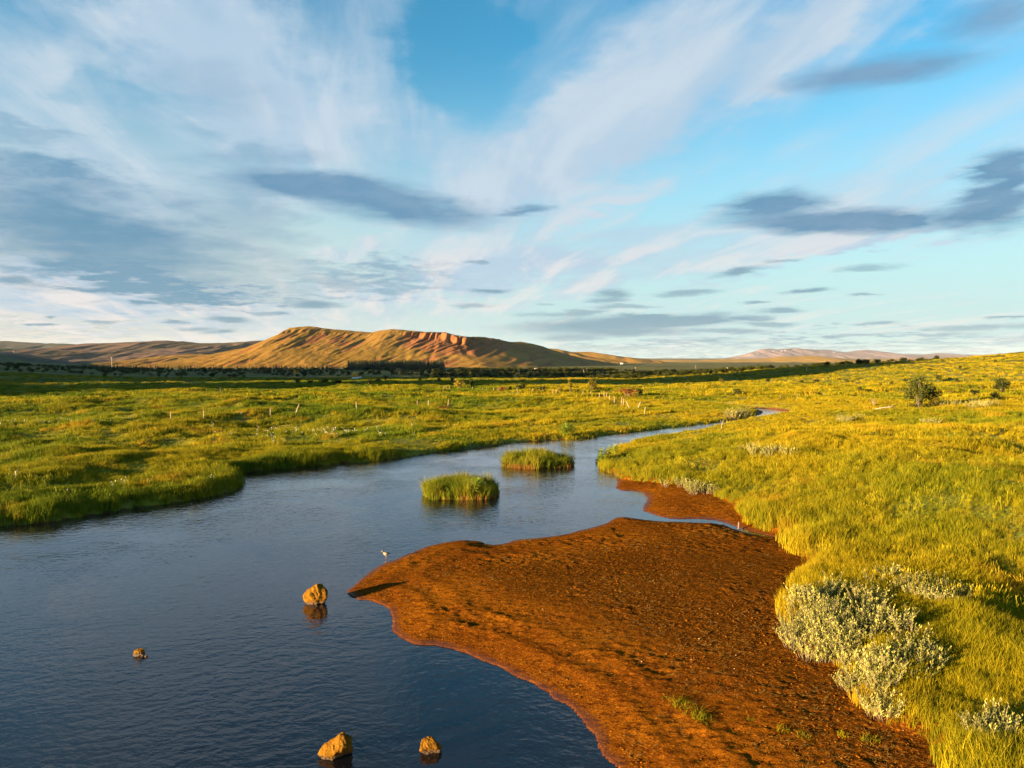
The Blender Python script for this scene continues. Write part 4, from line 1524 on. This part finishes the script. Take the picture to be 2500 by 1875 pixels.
# fallen branch on the right meadow
s = Shape()
s.tube([(-.9, 0, .1), (-.3, .05, .2), (.4, -.03, .28), (1.0, .05, .42)], [.03, .06, .06, .03], 7)
s.tube([(.3, 0, .27), (.6, .2, .5)], [.035, .012], 5)
h = hit(2160, 1009)[0]
o = obj('fallen_branch', s.mesh('fallen_branch', M['wood'], True), None, 'bleached fallen branch lying in the golden meadow grass', 'branch')
o.location = h + Vector((0, 0, .35)); o.scale = (1.25, 1.25, 1.25)
for px, py, hh in ((1905, 975, .9), (1945, 973, .8), (2009, 968, .7), (1761, 1048, 1.1)):
    s = Shape(); s.tube([(0, 0, 0), (.08, 0, .5), (.3, 0, 1.0)], [.035, .03, .015], 6); s.tube([(.08, 0, .5), (-.12, 0, .85)], [.02, .01], 5)
    o = obj('dead_stick', s.mesh('dead_stick', M['wood']), None, 'pale forked dead stick poking out of the golden bank grass', 'stick', 'dead sticks on the golden bank')
    o.location = hit(px, py)[0]; o.scale = (.8, .8, .9 * hh); o.rotation_euler = (0, 0, random.uniform(-.6, .6))

# ------------------------------------------------------------------ power line
def pole_parts():
    p = Shape().tube([(0, 0, -1), (0, 0, 5), (0, 0, 9.4)], [.19, .16, .12], 8).mesh('pole', M['pole'])
    a = Shape().box((0, 0, 8.9), (2.2, .14, .16)).mesh('cross_arm', M['pole'])
    ins = Shape().tube([(0, 0, 8.98), (0, 0, 9.15), (0, 0, 9.3)], [.05, .09, .05], 6).mesh('insulator', M['metal'])
    return p, a, ins


PP = pole_parts()


def pole(px, top, bot, group, label):
    h = hit(px, bot)
    if h is None:
        return
    p, t = h
    H = (bot - top) * p.y / FPX
    o = empty('utility_pole', p, label, 'utility pole', group, random.uniform(-.5, .5))
    s = H / 9.4
    o.scale = (max(s, 1.0), max(s, 1.0), s)
    obj('pole', PP[0], o)
    a = obj('cross_arm', PP[1], o)
    for dx in (-1.0, 0.0, 1.0):
        i = obj('insulator', PP[2], a)
        i.location = (dx, 0, 0)


for q in [(33, 856, 872), (273, 872, 896), (472, 890, 905), (665, 897, 912), (828, 898, 915)]:
    pole(*q, 'poles leading to the wood', 'wooden utility pole in the row leading up to the dark conifer wood')
for q in [(970, 899, 914), (976, 899, 914)]:
    pole(*q, 'pair of poles', 'one of two poles standing close together before the conifer wood')
for q in [(1090, 901, 914), (1116, 899, 916), (1174, 903, 912), (1198, 900, 914), (1267, 903, 919), (1297, 903, 914), (1425, 903, 914), (1472, 904, 911), (1551, 897, 908), (1595, 901, 910), (1698, 892, 900)]:
    pole(*q, 'poles before the cliffs', 'distant utility pole on the shaded plain before the orange cliffs')
for q in [(1776, 897, 911), (1969, 895, 909)]:
    pole(*q, 'poles below the far mountain', 'utility pole in the dark scrub below the far pinkish mountain')

# ------------------------------------------------------------------ woods and scrub far off
def conifer(seed):
    rg = random.Random(seed)
    s = Shape()
    s.tube([(0, 0, -.03), (0, 0, .95)], [.016, .003], 5)
    for i in range(170):
        z = .06 + .92 * (i / 170) ** .9
        r = .25 * (1 - z) + .012
        a = rg.uniform(0, 6.283)
        s.leaf((0, 0, z + .03), (math.cos(a), math.sin(a), rg.uniform(-.7, -.1)), (0, 0, 1), r * rg.uniform(.7, 1.35), .075 * (1.15 - z))
    return bpy.data.objects.new('conifer', s.mesh('conifer', M['needle']))


con = stock('conifers', [conifer(800 + i) for i in range(4)])
scrub = stock('scrub', [bpy.data.objects.new('scrub_crown', b[1]) for b in BUSH['dark']])


def far_points(px0, px1, d0, d1, n, dens=None):
    px = RNG.uniform(px0, px1, n); d = RNG.uniform(d0, d1, n)
    x = (px - 1250) / FPX * d
    if dens is not None:
        k = fbm(px / 40.0, d / 60.0, 2, dens) > -.15
        x, d = x[k], d[k]
    return np.stack([x, d, far_terrain(x, d) + .3], -1)


p = np.concatenate([far_points(850, 1085, 1180, 1560, 900), far_points(905, 1030, 1450, 1640, 300)])
scatter('conifer_wood', p, RNG.uniform(11, 20, len(p)), con, None, 'dark conifer wood at the foot of the flat topped hill', 'wood', .03)
p = np.concatenate([far_points(190, 880, 1250, 1420, 520, 5), far_points(200, 360, 1150, 1300, 90)])
scatter('tree_belt', p, RNG.uniform(6, 11, len(p)), con, None, 'thin dark belt of trees along the foot of the heath hill', 'wood', .03)
p = np.concatenate([far_points(1060, 1760, 430, 1000, 900, 9), far_points(1100, 1500, 900, 1300, 500), far_points(1500, 2150, 420, 760, 600, 15), far_points(-60, 1080, 500, 1250, 520, 19), far_points(-60, 700, 900, 1300, 300, 23)])
sc = RNG.uniform(2.2, 4.6, len(p)) * (p[:, 1] / 600) ** .3
scatter('birch_scrub', p, np.stack([sc * 1.2, sc * 1.2, sc], -1), scrub, None, 'dark birch scrub covering the shaded plain', 'scrub', .05)
p = far_points(1840, 2300, 450, 640, 260)
sc = RNG.uniform(1.6, 3.2, len(p))
p[:, 2] = terrain(p[:, 0], p[:, 1])
scatter('birch_scrub', p, np.stack([sc * 1.3, sc * 1.3, sc], -1), scrub, None, 'dark scrub belt behind the golden rising meadow', 'scrub', .05)

# ------------------------------------------------------------------ farm things far off
def bale():
    s = Shape(); s.tube([(-.62, 0, .62), (-.5, 0, .62), (.5, 0, .62), (.62, 0, .62)], [.5, .62, .62, .5], 14)
    return s.mesh('hay_bale', M['pale_wall'], False)


BALE = bale()
for px, py in ((862, 926), (868, 926), (874, 925), (880, 924)):
    h = hit(px, py)
    if h:
        o = obj('hay_bale', BALE, None, 'white wrapped bale on the field before the conifer wood', 'bale', 'white bales on the field')
        o.location = h[0]; o.scale = (1.0, 1.0, 1.0); o.rotation_euler = (0, 0, random.uniform(-.5, .5))


def house(px, py, w, label, rz=.3):
    h = hit(px, py)
    if h is None:
        return
    p, t = h
    W = w * p.y / FPX
    o = empty('farm_house', p, label, 'house', None, rz, W / 8.0)
    me = Shape().box((0, 0, 1.3), (8, 5, 3.2)); b = len(me.v)
    me.v += [(-4, -2.5, 2.9), (-4, 2.5, 2.9), (-4, 0, 4.9), (4, -2.5, 2.9), (4, 2.5, 2.9), (4, 0, 4.9)]
    me.f += [(b, b + 1, b + 2), (b + 3, b + 5, b + 4)]
    obj('wall', me.mesh('wall', M['pale_wall']), o)
    rf = Shape(); rf.v = [(-4.3, -2.9, 2.75), (4.3, -2.9, 2.75), (4.3, 0, 5.05), (-4.3, 0, 5.05), (-4.3, 2.9, 2.75), (4.3, 2.9, 2.75),
                         (-4.3, -2.9, 2.55), (4.3, -2.9, 2.55), (4.3, 0, 4.85), (-4.3, 0, 4.85), (-4.3, 2.9, 2.55), (4.3, 2.9, 2.55)]
    rf.f = [(0, 1, 2, 3), (3, 2, 5, 4), (6, 9, 8, 7), (9, 10, 11, 8), (0, 6, 7, 1), (4, 5, 11, 10), (0, 3, 9, 6), (3, 4, 10, 9), (1, 7, 8, 2), (2, 8, 11, 5)]
    obj('roof', rf.mesh('roof', M['roof']), o)
    for dx in (-2.4, 0.2, 2.5):
        obj('window', Shape().box((dx, -2.53, 1.6), (1.1, .1, 1.1)).mesh('window', M['window']), o)
    obj('door', Shape().box((-1.1, -2.53, .95), (.95, .1, 2.0)).mesh('door', M['roof']), o)


house(1311, 906, 12, 'tiny pale farm house among dark scrub under the cliffs', .4)
house(1519, 889, 8, 'tiny white house at the foot of the low brown ridge', -.2)

# ------------------------------------------------------------------ wading bird at the point of the bar
def wader(px, py):
    x, y = G(px, py)
    o = empty('wading_bird', (x, y, 0), 'small brown and white wading bird standing in the shallows off the mud bar', 'bird', None, R(200), 0.95)
    s = Shape()
    pts = [(-.15, 0, .185), (-.10, 0, .19), (-.04, 0, .192), (.02, 0, .20), (.07, 0, .222), (.095, 0, .25), (.105, 0, .275), (.125, 0, .29), (.15, 0, .288), (.165, 0, .285)]
    rd = [.004, .024, .046, .05, .038, .022, .019, .024, .016, .004]
    s.tube(pts, rd, 10)
    obj('body', s.mesh('body', M['feather_brown'], True), o)
    s = Shape(); s.tube([(-.09, 0, .163), (-.03, 0, .152), (.03, 0, .158), (.07, 0, .185)], [.012, .036, .034, .014], 8)
    obj('belly', s.mesh('belly', M['feather_pale'], True), o)
    for sgn in (-1, 1):
        s = Shape()
        s.tube([(.06, sgn * .036, .225), (-.03, sgn * .048, .205), (-.12, sgn * .02, .192), (-.19, sgn * .006, .18)], [.012, .028, .018, .003], 6)
        obj('wing', s.mesh('wing', M['feather_brown'], True), o)
        s = Shape()
        s.tube([(0, sgn * .02, .16), (-.012, sgn * .02, .08), (.005, sgn * .02, -.04)], [.007, .005, .005], 5)
        obj('leg', s.mesh('leg', M['bill']), o)
    s = Shape(); s.tube([(.16, 0, .286), (.21, 0, .278), (.235, 0, .272)], [.006, .004, .002], 5)
    obj('bill', s.mesh('bill', M['bill']), o)


wader(942, 1364)

# ------------------------------------------------------------------ the evening air
m, g, out = mat('haze_air')
pv = g.n('ShaderNodeVolumePrincipled')
pv.inputs['Color'].default_value = (0.66, 0.80, 0.97, 1)
pv.inputs['Density'].default_value = 1.1e-5
pv.inputs['Anisotropy'].default_value = 0.0
g.put(out.inputs['Volume'], pv)
sh = Shape().box((0, 9500, 115), (44000, 27000, 370))
o = obj('haze', sh.mesh('haze', m), None, 'thin evening haze over the whole valley', 'haze', None, 'stuff')
